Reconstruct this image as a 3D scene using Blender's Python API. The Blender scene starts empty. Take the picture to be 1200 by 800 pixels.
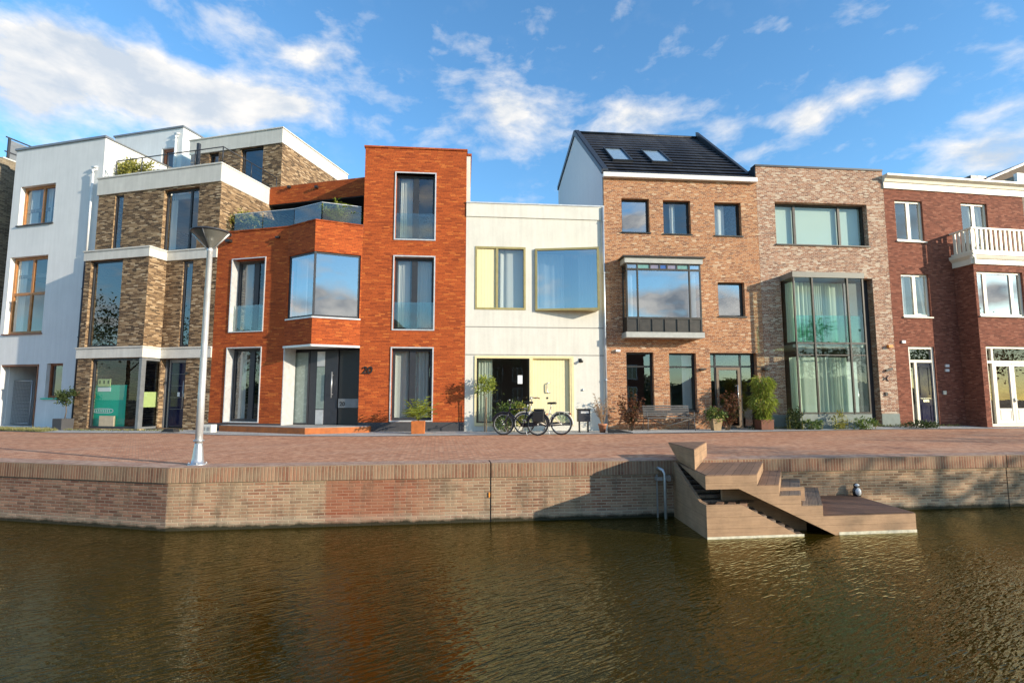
import bpy, bmesh, math, random
from mathutils import Matrix, Vector, noise as mnoise
C = bpy.context.scene
COL = C.collection
R_ = math.radians
PI = math.pi
random.seed(7)

# ------------------------------------------------------------------ camera model (survey of the site)
F, HOR, HC = 640.0, 466.0, 1.13
TH = math.atan((HOR - 400) / F)
VY = 400 - F / math.tan(TH)

def ray(x, y):
    xn = (x - 600) / F; yn = (400 - y) / F
    return Vector((xn, math.cos(TH) - yn * math.sin(TH), math.sin(TH) + yn * math.cos(TH)))
def xh(x, y): return 600 + (x - 600) * (HOR - VY) / (y - VY)
def kx(X): return (X - 600) / F * math.cos(TH)
def dirn(a): return Vector((math.cos(R_(a)), math.sin(R_(a)), 0))
def march(p, d, X):
    k = kx(X); t = (k * p.y - p.x) / (d.x - k * d.y); return p + d * t
def zat(y, d):
    r = ray(600, y); return HC + d * r.z / r.y
def gp(px, d, z=0.0): return Vector((kx(px) * d, d, z))
def grd(x, y, z=0.0):
    r = ray(x, y); t = (z - HC) / r.z; return Vector((0, 0, HC)) + r * t

class Fr:
    """a wall plane: origin at its base, u along the wall, w into the building, z up"""
    def __init__(s, p, ang):
        s.p = Vector((p[0], p[1], 0)); s.ang = ang
        s.M = Matrix.Translation(s.p) @ Matrix.Rotation(R_(ang), 4, 'Z')
        s.I = s.M.inverted(); s.X = dirn(ang); s.Y = dirn(ang + 90)
    def uz(s, x, y, w=0.0):
        r = ray(x, y); c = Vector((0, 0, HC)); q = s.p + s.Y * w
        t = (q - c).dot(s.Y) / r.dot(s.Y); P = s.I @ (c + r * t); return P.x, P.z
    def u(s, x, y, w=0.0): return s.uz(x, y, w)[0]
    def z(s, x, y, w=0.0): return s.uz(x, y, w)[1]
    def uh(s, X): return (s.I @ march(s.p, s.X, X)).x
    def rect(s, xl, xr, yt, yb, w=0.0):
        ym = (yt + yb) / 2; xm = (xl + xr) / 2
        return (s.u(xl, ym, w), s.u(xr, ym, w), s.z(xm, yb, w), s.z(xm, yt, w))
    def pt(s, u, w, z=0.0): return s.M @ Vector((u, w, z))
WORLD = Fr((0, 0), 0)

# ------------------------------------------------------------------ node / material helpers
class NT:
    def __init__(s, nt): s.nt = nt
    def n(s, t, **k):
        nd = s.nt.nodes.new(t)
        for a, b in k.items(): setattr(nd, a, b)
        return nd
    def link(s, a, b): s.nt.links.new(a, b)
    def m(s, op, a, b=None, c=None, clamp=False):
        nd = s.n('ShaderNodeMath', operation=op, use_clamp=clamp)
        for i, v in enumerate((a, b, c)):
            if v is None: continue
            if isinstance(v, (int, float)): nd.inputs[i].default_value = v
            else: s.link(v, nd.inputs[i])
        return nd.outputs[0]
    def vm(s, op, a, b=None):
        nd = s.n('ShaderNodeVectorMath', operation=op)
        for i, v in enumerate((a, b)):
            if v is None: continue
            if isinstance(v, (tuple, list)): nd.inputs[i].default_value = v
            else: s.link(v, nd.inputs[i])
        return nd
    def mix(s, f, a, b, blend='MIX'):
        nd = s.n('ShaderNodeMix', data_type='RGBA', blend_type=blend)
        for i, v in ((0, f), (6, a), (7, b)):
            if isinstance(v, (int, float)): nd.inputs[i].default_value = v
            elif isinstance(v, (tuple, list)): nd.inputs[i].default_value = (*v[:3], 1)
            else: s.link(v, nd.inputs[i])
        return nd.outputs[2]
    def noise(s, vec, scale, detail=3, rough=.55, dim='3D'):
        nd = s.n('ShaderNodeTexNoise', noise_dimensions=dim)
        nd.inputs['Scale'].default_value = scale; nd.inputs['Detail'].default_value = detail
        nd.inputs['Roughness'].default_value = rough
        if vec is not None: s.link(vec, nd.inputs['Vector'])
        return nd.outputs[0]
    def ramp(s, f, stops, interp='LINEAR'):
        nd = s.n('ShaderNodeValToRGB'); cr = nd.color_ramp; cr.interpolation = interp
        while len(cr.elements) < len(stops): cr.elements.new(.5)
        for e, (p, c) in zip(cr.elements, stops):
            e.position = p; e.color = (*c[:3], 1) if isinstance(c, (tuple, list)) else (c, c, c, 1)
        s.link(f, nd.inputs[0]); return nd.outputs[0]
    def mapr(s, f, a, b, c=0.0, d=1.0):
        nd = s.n('ShaderNodeMapRange'); nd.clamp = True
        s.link(f, nd.inputs[0])
        for i, v in enumerate((a, b, c, d)): nd.inputs[i + 1].default_value = v
        return nd.outputs[0]

def newmat(name):
    m = bpy.data.materials.new(name); m.use_nodes = True
    t = NT(m.node_tree); b = m.node_tree.nodes['Principled BSDF']
    return m, t, b

def bump(t, b, h, strength=.4, dist=.01):
    nd = t.n('ShaderNodeBump'); nd.inputs['Strength'].default_value = strength
    nd.inputs['Distance'].default_value = dist
    t.link(h, nd.inputs['Height']); t.link(nd.outputs[0], b.inputs['Normal'])

def pm(name, col, rough=.5, metal=0.0, var=.12, scale=6.0, bmp=0.0, streak=0.0, spec=.5, fine=0.0):
    m, t, b = newmat(name)
    b.inputs['Roughness'].default_value = rough; b.inputs['Metallic'].default_value = metal
    b.inputs['Specular IOR Level'].default_value = spec
    tc = t.n('ShaderNodeTexCoord').outputs['Object']
    nz = t.noise(tc, scale, 5, .6)
    f = t.mapr(nz, .3, .7, 1 - var, 1 + var)
    if streak:
        sv = t.vm('MULTIPLY', tc, (5, 5, .35)).outputs[0]
        f = t.m('MULTIPLY', f, t.mapr(t.noise(sv, 1.6, 4, .6), .35, .7, 1 - streak, 1.0))
    if fine:
        f = t.m('MULTIPLY', f, t.mapr(t.noise(tc, scale * 14, 3, .7), .3, .7, 1 - fine, 1 + fine))
    vec = t.vm('SCALE', (0, 0, 0)); vec.inputs[0].default_value = col
    t.link(f, vec.inputs['Scale']); t.link(vec.outputs[0], b.inputs['Base Color'])
    t.link(t.mapr(nz, .3, .7, max(.02, rough - .06), min(1, rough + .06)), b.inputs['Roughness'])
    if bmp: bump(t, b, t.noise(tc, scale * 8, 4, .6), .5, bmp)
    return m

def brick_mat(name, stops, mortar, bw=.21, bh=.06, mw=.011, wild=0.0, rough=.88, big=.12, bstr=.5, smear=None, smear_col=(.5, .45, .36), shift=.5, extra=None):
    """UV in metres; each brick draws its own colour"""
    m, t, b = newmat(name)
    uv = t.n('ShaderNodeUVMap').outputs[0]
    sp = t.n('ShaderNodeSeparateXYZ'); t.link(uv, sp.inputs[0])
    v = t.m('DIVIDE', sp.outputs[1], bh); row = t.m('FLOOR', v)
    off = t.m('MULTIPLY', row, shift)
    if wild:
        wn = t.n('ShaderNodeTexWhiteNoise', noise_dimensions='1D'); t.link(row, wn.inputs['W'])
        off = t.m('ADD', off, t.m('MULTIPLY', wn.outputs[0], wild))
    u = t.m('ADD', t.m('DIVIDE', sp.outputs[0], bw), off); cu = t.m('FLOOR', u)
    cb = t.n('ShaderNodeCombineXYZ'); t.link(cu, cb.inputs[0]); t.link(row, cb.inputs[1])
    wn = t.n('ShaderNodeTexWhiteNoise', noise_dimensions='2D'); t.link(cb.outputs[0], wn.inputs['Vector'])
    col = t.ramp(wn.outputs[0], stops)
    fu = t.m('MULTIPLY', t.m('FRACT', u), bw); fv = t.m('MULTIPLY', t.m('FRACT', v), bh)
    mu = t.m('MINIMUM', fu, t.m('SUBTRACT', bw, fu)); mv = t.m('MINIMUM', fv, t.m('SUBTRACT', bh, fv))
    d = t.m('MINIMUM', mu, mv)
    mask = t.mapr(d, mw * .3, mw * .75)            # 0 in the joint
    n1 = t.noise(uv, .9, 4, .6); n2 = t.noise(uv, 26, 4, .7)
    f = t.m('MULTIPLY', t.mapr(n1, .3, .7, 1 - big, 1 + big), t.mapr(n2, .25, .75, .8, 1.2))
    vec = t.vm('SCALE', col); t.link(f, vec.inputs['Scale'])
    c = t.mix(mask, mortar, vec.outputs[0])
    if smear:                                       # lime wash left on the bricks
        n3 = t.noise(uv, smear[0], 5, .7)
        c = t.mix(t.m('MULTIPLY', t.mapr(n3, smear[1], smear[2]), smear[3]), c, smear_col)
    if extra: c = extra(t, uv, sp, c)
    t.link(c, b.inputs['Base Color']); b.inputs['Roughness'].default_value = rough
    b.inputs['Specular IOR Level'].default_value = .25
    h = t.m('ADD', mask, t.m('MULTIPLY', n2, .5)); bump(t, b, h, bstr, .008)
    return m

def plank_mat(name, col, pw=.145, var=.15, gap=.06, rough=.7, axis=0, ridge=False, wx=1.0):
    m, t, b = newmat(name)
    uv = t.n('ShaderNodeUVMap').outputs[0]
    sp = t.n('ShaderNodeSeparateXYZ'); t.link(uv, sp.inputs[0])
    u = t.m('DIVIDE', sp.outputs[axis], pw); cell = t.m('FLOOR', u); fr = t.m('FRACT', u)
    wn = t.n('ShaderNodeTexWhiteNoise', noise_dimensions='1D'); t.link(cell, wn.inputs['W'])
    sv = t.vm('MULTIPLY', uv, (40, 2, 1) if axis == 0 else (2, 40, 1)).outputs[0]
    g = t.noise(sv, 1.0, 4, .6)
    f = t.m('MULTIPLY', t.mapr(wn.outputs[0], 0, 1, 1 - var, 1 + var), t.mapr(g, .3, .7, 1 - .14 * wx, 1 + .12 * wx))
    f = t.m('MULTIPLY', f, t.mapr(t.noise(uv, 3.0, 6, .7), .3, .7, 1 - .26 * wx, 1 + .16 * wx))
    vec = t.vm('SCALE', (0, 0, 0)); vec.inputs[0].default_value = col; t.link(f, vec.inputs['Scale'])
    gm = t.m('LESS_THAN', fr, gap)
    t.link(t.mix(gm, vec.outputs[0], tuple(x * .16 for x in col)), b.inputs['Base Color'])
    b.inputs['Roughness'].default_value = rough; b.inputs['Specular IOR Level'].default_value = .3
    h = t.m('SUBTRACT', g, t.m('MULTIPLY', gm, 3.0))
    if ridge: h = t.m('ADD', h, t.m('MULTIPLY', t.m('SINE', t.m('MULTIPLY', u, 40.0)), .6))
    bump(t, b, h, .5, .004)
    return m

def glass_mat(name, ior=2.2, tint=(.9, .94, .93), wob=.0006, rough=0.0):
    m = bpy.data.materials.new(name); m.use_nodes = True; t = NT(m.node_tree)
    t.nt.nodes.remove(t.nt.nodes['Principled BSDF']); out = t.nt.nodes['Material Output']
    tr = t.n('ShaderNodeBsdfTransparent'); tr.inputs[0].default_value = (*tint, 1)
    gl = t.n('ShaderNodeBsdfGlossy'); gl.inputs['Roughness'].default_value = rough; gl.inputs[0].default_value = (.96, .98, 1, 1)
    fz = t.n('ShaderNodeFresnel'); gn = t.n('ShaderNodeNewGeometry'); t.link(t.m('ADD', ior, t.m('MULTIPLY', gn.outputs['Backfacing'], 1 / ior - ior)), fz.inputs[0])
    tc = t.n('ShaderNodeTexCoord').outputs['Object']
    bp = t.n('ShaderNodeBump'); bp.inputs['Strength'].default_value = 1; bp.inputs['Distance'].default_value = wob
    t.link(t.noise(tc, 1.7, 1, .4), bp.inputs['Height']); t.link(bp.outputs[0], gl.inputs['Normal'])
    mx = t.n('ShaderNodeMixShader'); t.link(fz.outputs[0], mx.inputs[0]); t.link(tr.outputs[0], mx.inputs[1]); t.link(gl.outputs[0], mx.inputs[2])
    t.link(mx.outputs[0], out.inputs[0]); return m

def cloth_mat(name, col, trans=.35):
    m, t, b = newmat(name); b.inputs['Base Color'].default_value = (*col, 1); b.inputs['Roughness'].default_value = .9
    tl = t.n('ShaderNodeBsdfTranslucent'); tl.inputs[0].default_value = (*col, 1)
    mx = t.n('ShaderNodeMixShader'); mx.inputs[0].default_value = trans
    out = t.nt.nodes['Material Output']; t.link(b.outputs[0], mx.inputs[1]); t.link(tl.outputs[0], mx.inputs[2]); t.link(mx.outputs[0], out.inputs[0])
    return m

def leaf_mat(name, c1, c2, trans=.3):
    m, t, b = newmat(name)
    g = t.n('ShaderNodeNewGeometry')
    col = t.mix(g.outputs['Random Per Island'], c1, c2)
    t.link(col, b.inputs['Base Color']); b.inputs['Roughness'].default_value = .55
    tl = t.n('ShaderNodeBsdfTranslucent'); t.link(col, tl.inputs[0])
    mx = t.n('ShaderNodeMixShader'); mx.inputs[0].default_value = trans
    out = t.nt.nodes['Material Output']; t.link(b.outputs[0], mx.inputs[1]); t.link(tl.outputs[0], mx.inputs[2]); t.link(mx.outputs[0], out.inputs[0])
    return m

# ------------------------------------------------------------------ mesh builder
class MB:
    def __init__(s, fr=WORLD): s.fr = fr; s.v = []; s.f = []; s.uv = []; s.sm = []
    def face(s, pts, uv=None, smooth=False):
        pts = [Vector(p) for p in pts]
        if uv is None:
            n = Vector((0, 0, 0))
            for i in range(len(pts)): n += pts[i].cross(pts[(i + 1) % len(pts)])
            a = [abs(n.x), abs(n.y), abs(n.z)]; k = a.index(max(a))
            uv = [(p.x, p.z) if k == 1 else (p.y, p.z) if k == 0 else (p.x, p.y) for p in pts]
        i0 = len(s.v); s.v += [s.fr.M @ p for p in pts]; s.f.append(list(range(i0, i0 + len(pts)))); s.uv.append(uv); s.sm.append(smooth)
    def box(s, a0, a1, b0, b1, c0, c1):
        a0, a1 = min(a0, a1), max(a0, a1); b0, b1 = min(b0, b1), max(b0, b1); c0, c1 = min(c0, c1), max(c0, c1)
        P = lambda i, j, k: ((a0, a1)[i], (b0, b1)[j], (c0, c1)[k])
        for q in (((0,0,0),(1,0,0),(1,0,1),(0,0,1)), ((1,1,0),(0,1,0),(0,1,1),(1,1,1)), ((0,1,0),(0,0,0),(0,0,1),(0,1,1)),
                  ((1,0,0),(1,1,0),(1,1,1),(1,0,1)), ((0,0,1),(1,0,1),(1,1,1),(0,1,1)), ((0,1,0),(1,1,0),(1,0,0),(0,0,0))):
            s.face([P(*c) for c in q])
        return s
    def prism(s, poly, axis, lo, hi):
        """poly: 2-D outline; axis z: (x,y); y: (x,z); x: (y,z)"""
        def P(p, h): return (p[0], p[1], h) if axis == 'z' else (p[0], h, p[1]) if axis == 'y' else (h, p[0], p[1])
        s.face([P(p, lo) for p in poly][::-1]); s.face([P(p, hi) for p in poly])
        n = len(poly)
        L = 0
        for i in range(n):
            a, b = poly[i], poly[(i + 1) % n]; dl = math.hypot(a[0] - b[0], a[1] - b[1])
            if axis == 'z': uv = [(L, lo), (L + dl, lo), (L + dl, hi), (L, hi)]
            else: uv = None
            s.face([P(a, lo), P(b, lo), P(b, hi), P(a, hi)], uv); L += dl
        return s
    def wall(s, u0, u1, z0, z1, w0, w1, ops=()):
        us = sorted({round(x, 4) for o in ops for x in (o[0], o[1]) if u0 < x < u1} | {u0, u1})
        zs = sorted({round(x, 4) for o in ops for x in (o[2], o[3]) if z0 < x < z1} | {z0, z1})
        def full(i, j):
            if i < 0 or j < 0 or i >= len(us) - 1 or j >= len(zs) - 1: return False
            cu = (us[i] + us[i + 1]) / 2; cz = (zs[j] + zs[j + 1]) / 2
            return not any(o[0] < cu < o[1] and o[2] < cz < o[3] for o in ops)
        for i in range(len(us) - 1):
            for j in range(len(zs) - 1):
                if not full(i, j): continue
                a, b, c, d = us[i], us[i + 1], zs[j], zs[j + 1]
                s.face([(a, w0, c), (b, w0, c), (b, w0, d), (a, w0, d)]); s.face([(b, w1, c), (a, w1, c), (a, w1, d), (b, w1, d)])
                if not full(i - 1, j): s.face([(a, w1, c), (a, w0, c), (a, w0, d), (a, w1, d)])
                if not full(i + 1, j): s.face([(b, w0, c), (b, w1, c), (b, w1, d), (b, w0, d)])
                if not full(i, j - 1): s.face([(a, w1, c), (b, w1, c), (b, w0, c), (a, w0, c)])
                if not full(i, j + 1): s.face([(a, w0, d), (b, w0, d), (b, w1, d), (a, w1, d)])
        return s
    def mesh(s, verts, faces, smooth=True, uvs=None):
        i0 = len(s.v); vs = [s.fr.M @ Vector(p) for p in verts]; s.v += vs
        for f in faces:
            s.f.append([i0 + k for k in f]); s.uv.append([(verts[k][0], verts[k][2]) for k in f]); s.sm.append(smooth)
        return s
    def tube(s, path, r, n=8, cap=True):
        path = [Vector(p) for p in path]; rs = r if isinstance(r, (list, tuple)) else [r] * len(path)
        V = []; up = None
        for i, p in enumerate(path):
            d = (path[min(i + 1, len(path) - 1)] - path[max(i - 1, 0)]).normalized()
            if up is None: up = d.orthogonal().normalized()
            a = (up - d * up.dot(d)); a = a.normalized() if a.length > 1e-5 else d.orthogonal().normalized()
            up = a; b = d.cross(a)
            for k in range(n):
                t = 2 * PI * k / n; V.append(p + (a * math.cos(t) + b * math.sin(t)) * rs[i])
        Fs = [[i * n + k, i * n + (k + 1) % n, (i + 1) * n + (k + 1) % n, (i + 1) * n + k] for i in range(len(path) - 1) for k in range(n)]
        if cap: Fs += [list(range(n))[::-1], [(len(path) - 1) * n + k for k in range(n)]]
        return s.mesh(V, Fs)
    def lathe(s, prof, c=(0, 0, 0), n=20):
        V = [(c[0] + r * math.cos(2 * PI * k / n), c[1] + r * math.sin(2 * PI * k / n), c[2] + z) for r, z in prof for k in range(n)]
        Fs = [[i * n + k, i * n + (k + 1) % n, (i + 1) * n + (k + 1) % n, (i + 1) * n + k] for i in range(len(prof) - 1) for k in range(n)]
        Fs += [list(range(n))[::-1], [(len(prof) - 1) * n + k for k in range(n)]]
        return s.mesh(V, Fs)
    def ring(s, c, Rr, r, n=36, m=8, a0=0, a1=2 * PI, flat=1.0):
        """torus in the xz plane"""
        c = Vector(c); closed = abs(a1 - a0 - 2 * PI) < 1e-4; N = n if closed else n + 1; V = []
        for i in range(N):
            t = a0 + (a1 - a0) * i / n
            for k in range(m):
                q = 2 * PI * k / m; rr = Rr + r * math.cos(q)
                V.append(c + Vector((rr * math.cos(t), r * flat * math.sin(q), rr * math.sin(t))))
        Fs = [[i * m + k, i * m + (k + 1) % m, ((i + 1) % N) * m + (k + 1) % m, ((i + 1) % N) * m + k] for i in range(n) for k in range(m)]
        return s.mesh(V, Fs)
    def ball(s, c, r, n=12, m=8):
        rx, ry, rz = r if isinstance(r, (tuple, list)) else (r, r, r); c = Vector(c); V = []
        for i in range(m + 1):
            t = PI * i / m
            for k in range(n):
                q = 2 * PI * k / n; V.append(c + Vector((rx * math.sin(t) * math.cos(q), ry * math.sin(t) * math.sin(q), rz * math.cos(t))))
        return s.mesh(V, [[i * n + k, (i + 1) * n + k, (i + 1) * n + (k + 1) % n, i * n + (k + 1) % n] for i in range(m) for k in range(n)])
    def leaf(s, p, d, n, L, Wd):
        d = Vector(d).normalized(); n = Vector(n); sd = d.cross(n)
        sd = sd.normalized() if sd.length > 1e-4 else d.orthogonal().normalized(); nn = sd.cross(d)
        p = Vector(p)
        i0 = len(s.v); V = [p, p + d * L * .45 + sd * Wd + nn * Wd * .35, p + d * L - nn * L * .18, p + d * L * .45 - sd * Wd + nn * Wd * .35]
        s.v += [s.fr.M @ q for q in V]
        for f in ((0, 1, 2), (0, 2, 3)): s.f.append([i0 + k for k in f]); s.uv.append([(0, 0)] * 3); s.sm.append(False)
        return s
    def build(s, name, mat, parent=None, base=None, clean=True, bevel=0.0):
        if parent is not None:
            W = parent['_M']; inv = Matrix([W[i * 4:i * 4 + 4] for i in range(4)]).inverted(); loc = None
        elif base is not None:
            inv = Matrix.Translation(-Vector(base)); loc = base
        else: inv = Matrix.Identity(4); loc = None
        me = bpy.data.meshes.new(name); me.from_pydata([inv @ p for p in s.v], [], s.f)
        ul = me.uv_layers.new(name='UVMap'); k = 0
        flat = [c for q in s.uv for t in q for c in t]; ul.data.foreach_set('uv', flat)
        me.polygons.foreach_set('use_smooth', s.sm)
        if clean:
            bm = bmesh.new(); bm.from_mesh(me); bmesh.ops.remove_doubles(bm, verts=bm.verts, dist=1e-5)
            bmesh.ops.recalc_face_normals(bm, faces=bm.faces); bm.to_mesh(me); bm.free()
        me.update(); me.materials.append(mat)
        o = bpy.data.objects.new(name, me); COL.objects.link(o)
        if parent is not None:
            o.parent = parent; o['_M'] = parent['_M']
        elif loc is not None: o.location = loc; o['_M'] = [x for r in Matrix.Translation(Vector(loc)) for x in r]
        else: o['_M'] = [x for r in Matrix.Identity(4) for x in r]
        if bevel:
            md = o.modifiers.new('Bevel', 'BEVEL'); md.width = bevel; md.segments = 2; md.limit_method = 'ANGLE'
        return o

def thing(name, label, cat, fr, z=0.0, group=None):
    o = bpy.data.objects.new(name, None); COL.objects.link(o)
    M = Matrix.Translation((0, 0, z)) @ fr.M
    o.location = M.translation; o.rotation_euler = (0, 0, R_(fr.ang)); o.empty_display_size = .2
    o['_M'] = [x for r in M for x in r]; o['label'] = label; o['category'] = cat
    if group: o['group'] = group
    return o
def tag(o, label, cat, group=None):
    o['label'] = label; o['category'] = cat
    if group: o['group'] = group
    return o
def struct(o, kind='structure', label=None, cat=None):
    o['kind'] = kind
    if label: o['label'] = label
    if cat: o['category'] = cat
    return o

# ------------------------------------------------------------------ materials
def hx(h): # sRGB hex to linear
    v = [int(h[i:i + 2], 16) / 255 for i in (0, 2, 4)]
    return tuple(x / 12.92 if x <= .04045 else ((x + .055) / 1.055) ** 2.4 for x in v)

M = {}
M['white_render'] = pm('white render', (.70, .71, .70), .85, var=.05, scale=1.2, bmp=.003, streak=.08)
M['warm_white'] = pm('warm white concrete', (.69, .67, .59), .8, var=.07, scale=1.1, bmp=.002, streak=.10, fine=.03)
M['fascia'] = pm('pale concrete fascia', (.62, .60, .54), .8, var=.08, scale=2, bmp=.002, streak=.12)
M['joint'] = pm('joint shadow grey', (.26, .25, .22), .9)
M['dark_metal'] = pm('dark grey metal', (.035, .038, .045), .45, .2)
M['mid_metal'] = pm('grey coated metal', (.20, .21, .22), .4, .3)
M['black_frame'] = pm('black window frame', (.02, .019, .018), .4)
M['bronze_frame'] = pm('bronze window frame', (.055, .048, .04), .4, .3)
M['navy'] = pm('navy door paint', (.010, .012, .042), .10)
M['charcoal'] = pm('charcoal door paint', (.035, .037, .045), .38)
M['wood'] = pm('oiled oak frame', (.40, .17, .05), .5, var=.2, scale=5)
M['door_wood'] = pm('grey brown door timber', (.17, .12, .075), .5)
M['redwood'] = pm('red brown window timber', (.22, .07, .025), .5, var=.2)
M['alu'] = pm('light aluminium trim', (.62, .62, .61), .4, .35)
M['grey_panel'] = pm('pale grey jamb', (.42, .43, .42), .5)
M['bay_cap'] = pm('olive grey cap', (.20, .195, .16), .5)
M['grey_cornice'] = pm('pale grey cornice', (.40, .41, .38), .6)
M['bench_metal'] = pm('dark bench metal', (.10, .10, .10), .5, .3)
M['olive'] = pm('olive gold frame', (.42, .34, .14), .4, .3)
M['cream'] = plank_mat('cream door boards', (.80, .70, .42), pw=.11, var=.03, gap=.03, wx=.15)
M['cream_flat'] = pm('cream frame paint', (.76, .65, .36), .5, var=.05)
M['cream_white'] = pm('cream white paint', (.74, .69, .56), .45, var=.04)
M['paint_white'] = pm('white paint', (.78, .77, .73), .45, var=.04)
M['gable'] = pm('pale gable cladding', (.55, .57, .60), .7, var=.04, streak=.05)
M['pipe_white'] = pm('white pipe', (.68, .70, .70), .4)
M['pipe_zinc'] = pm('zinc pipe', (.42, .47, .53), .4, .5)
M['steel'] = pm('galvanised steel', (.50, .51, .52), .38, .75, var=.1, scale=9)
M['lamp_pole'] = pm('lamp pole aluminium', (.62, .63, .64), .42, .45, var=.06)
M['corten'] = pm('rusty weathering steel', (.42, .12, .025), .7, var=.25, scale=5, bmp=.002)
M['corten_dark'] = pm('dark rusty planter', (.17, .065, .035), .75, var=.25, scale=6)
M['terracotta'] = pm('terracotta', (.50, .21, .11), .8, var=.15)
M['pot_stone'] = pm('tan stone pot', (.36, .25, .13), .8, var=.2)
M['grey_pot'] = pm('dark grey pot', (.055, .055, .06), .7)
M['concrete'] = pm('grey concrete', (.30, .29, .27), .85, var=.15, scale=4, bmp=.003)
M['green_concrete'] = pm('green grey plinth', (.22, .25, .22), .85, var=.15, scale=4, bmp=.003)
M['dark_plinth'] = pm('dark plinth', (.05, .05, .055), .8, var=.2)
M['pavement'] = brick_mat('grey pavement slabs', [(0, (.36, .35, .33)), (1, (.46, .45, .42))], (.22, .21, .2), .3, .3, .012, bstr=.2)
M['gravel'] = pm('pale gravel', (.46, .45, .42), .95, var=.2, scale=14, bmp=.02, fine=.35)
M['rubber'] = pm('black rubber', (.014, .014, .014), .7)
M['black_paint'] = pm('black bicycle paint', (.014, .013, .022), .3)
M['silver_paint'] = pm('cream bicycle paint', (.62, .58, .50), .32)
M['chrome'] = pm('chrome', (.7, .7, .7), .2, .95)
M['leather'] = pm('black saddle', (.018, .017, .016), .5)
M['brown_grip'] = pm('brown grip', (.14, .06, .03), .6)
M['red_lens'] = pm('red reflector', (.5, .03, .02), .3)
M['paper'] = pm('white paper', (.75, .77, .78), .7, var=.02)
M['green_board'] = pm('green board', (.005, .47, .30), .5, var=.05)
M['lime_board'] = pm('pale green board', (.42, .50, .20), .6, var=.05)
M['orange_board'] = pm('orange disc', (.75, .28, .04), .5)
M['tan_board'] = pm('tan sheet', (.50, .40, .27), .6)
M['interior'] = pm('dim interior', (.16, .145, .13), .9, var=.2, scale=1)
M['curtain'] = cloth_mat('white curtain', (.84, .85, .81), .45)
M['curtain_green'] = cloth_mat('pale green curtain', (.72, .79, .66), .45)
M['blind'] = cloth_mat('pale blind', (.66, .71, .68), .25)
M['deck_front'] = plank_mat('tan composite boards', (.36, .225, .13), pw=.17, var=.04, gap=.015, axis=1)
M['deck_top'] = plank_mat('brown deck planks', (.23, .135, .085), pw=.14, var=.12, gap=.05, axis=0)
M['deck_low'] = plank_mat('dark wet deck planks', (.155, .085, .055), pw=.14, var=.18, gap=.06, axis=1, ridge=True)
M['deck_tread'] = plank_mat('ridged grey treads', (.20, .15, .11), pw=.16, var=.15, gap=.04, axis=0, ridge=True)
M['lime_line'] = pm('lime crust', (.55, .52, .40), .9, var=.3, scale=12)
M['bark'] = pm('bark', (.12, .085, .055), .9, var=.3, scale=10, bmp=.01)
M['twig'] = pm('dry twig', (.30, .20, .11), .9)
M['mesh_fence'] = pm('grey fence wire', (.25, .25, .25), .6, .3)
M['spoke'] = pm('spokes', (.5, .5, .5), .3, .8)
M['teal'] = pm('teal tinted light', (.16, .33, .30), .25)
M['blue_light'] = pm('blue tinted light', (.05, .12, .36), .2)
M['mauve_light'] = pm('mauve tinted light', (.24, .22, .30), .2)
M['penguin_black'] = pm('black figurine paint', (.02, .02, .022), .45)
M['penguin_white'] = pm('white figurine paint', (.78, .76, .72), .45)
M['lamp_cone'] = None
def _lampcone():
    m, t, b = newmat('smoked lamp bowl'); b.inputs['Base Color'].default_value = (.20, .20, .18, 1); b.inputs['Roughness'].default_value = .25
    b.inputs['Alpha'].default_value = .72; return m
M['lamp_cone'] = _lampcone()
M['glass'] = glass_mat('window glass', 2.0)
M['glass_clear'] = glass_mat('clear shop glass', 1.5, (.86, .9, .9))
M['glass_dark'] = glass_mat('dark window glass', 2.2, (.42, .47, .50))
M['glass_mirror'] = glass_mat('sun control glass', 4.2, (.55, .62, .66))
M['glass_green'] = glass_mat('green tinted glass', 1.62, (.86, .95, .91))
M['glass_teal'] = glass_mat('teal guard glass', 1.5, (.62, .86, .80))
M['glass_rail'] = glass_mat('balustrade glass', 1.75, (.82, .88, .87))
M['skylight'] = pm('skylight pane with painted sky reflection', (.22, .31, .40), .12)  # opaque pale blue stands in for the sky mirrored in the panes
M['frosted'] = pm('frosted glass', (.24, .30, .27), .25)

M['brick_brown'] = brick_mat('mixed brown brick', [(0, (.045, .026, .016)), (.3, (.12, .068, .035)), (.6, (.22, .135, .068)), (.85, (.36, .24, .13)), (1, (.48, .36, .23))], (.30, .23, .15), .20, .05, .010, wild=.6, bstr=.9)
M['brick_orange'] = brick_mat('orange red brick', [(0, (.27, .052, .014)), (.25, (.38, .078, .018)), (.8, (.44, .092, .021)), (1, (.54, .150, .033))], (.16, .045, .02), .22, .052, .009, wild=.5)
M['brick_tan'] = brick_mat('sanded orange brick', [(0, (.18, .066, .034)), (.3, (.32, .120, .050)), (.78, (.43, .178, .072)), (.92, (.48, .25, .125)), (1, (.58, .42, .28))], (.52, .40, .27), .155, .052, .012, wild=.5, big=.08, smear=(3.5, .55, .8, .22), smear_col=(.5, .36, .22))
M['brick_white'] = brick_mat('lime washed brick', [(0, (.15, .060, .034)), (.3, (.27, .112, .058)), (.68, (.37, .175, .096)), (.8, (.42, .27, .18)), (1, (.55, .45, .34))], (.55, .47, .37), .155, .052, .013, wild=.5, big=.08, smear=(4, .55, .78, .35), smear_col=(.56, .44, .33))
M['brick_maroon'] = brick_mat('dark red brick', [(0, (.13, .042, .026)), (.4, (.20, .064, .038)), (.8, (.25, .085, .05)), (1, (.31, .125, .078))], (.19, .095, .065), .155, .052, .009, wild=.5, big=.06)
M['brick_far'] = brick_mat('shade darkened brown brick', [(0, (.07, .055, .04)), (1, (.26, .21, .14))], (.3, .26, .2), .21, .0605, .01)  # brick tones darkened so the colour itself carries the shade on this house
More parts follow.
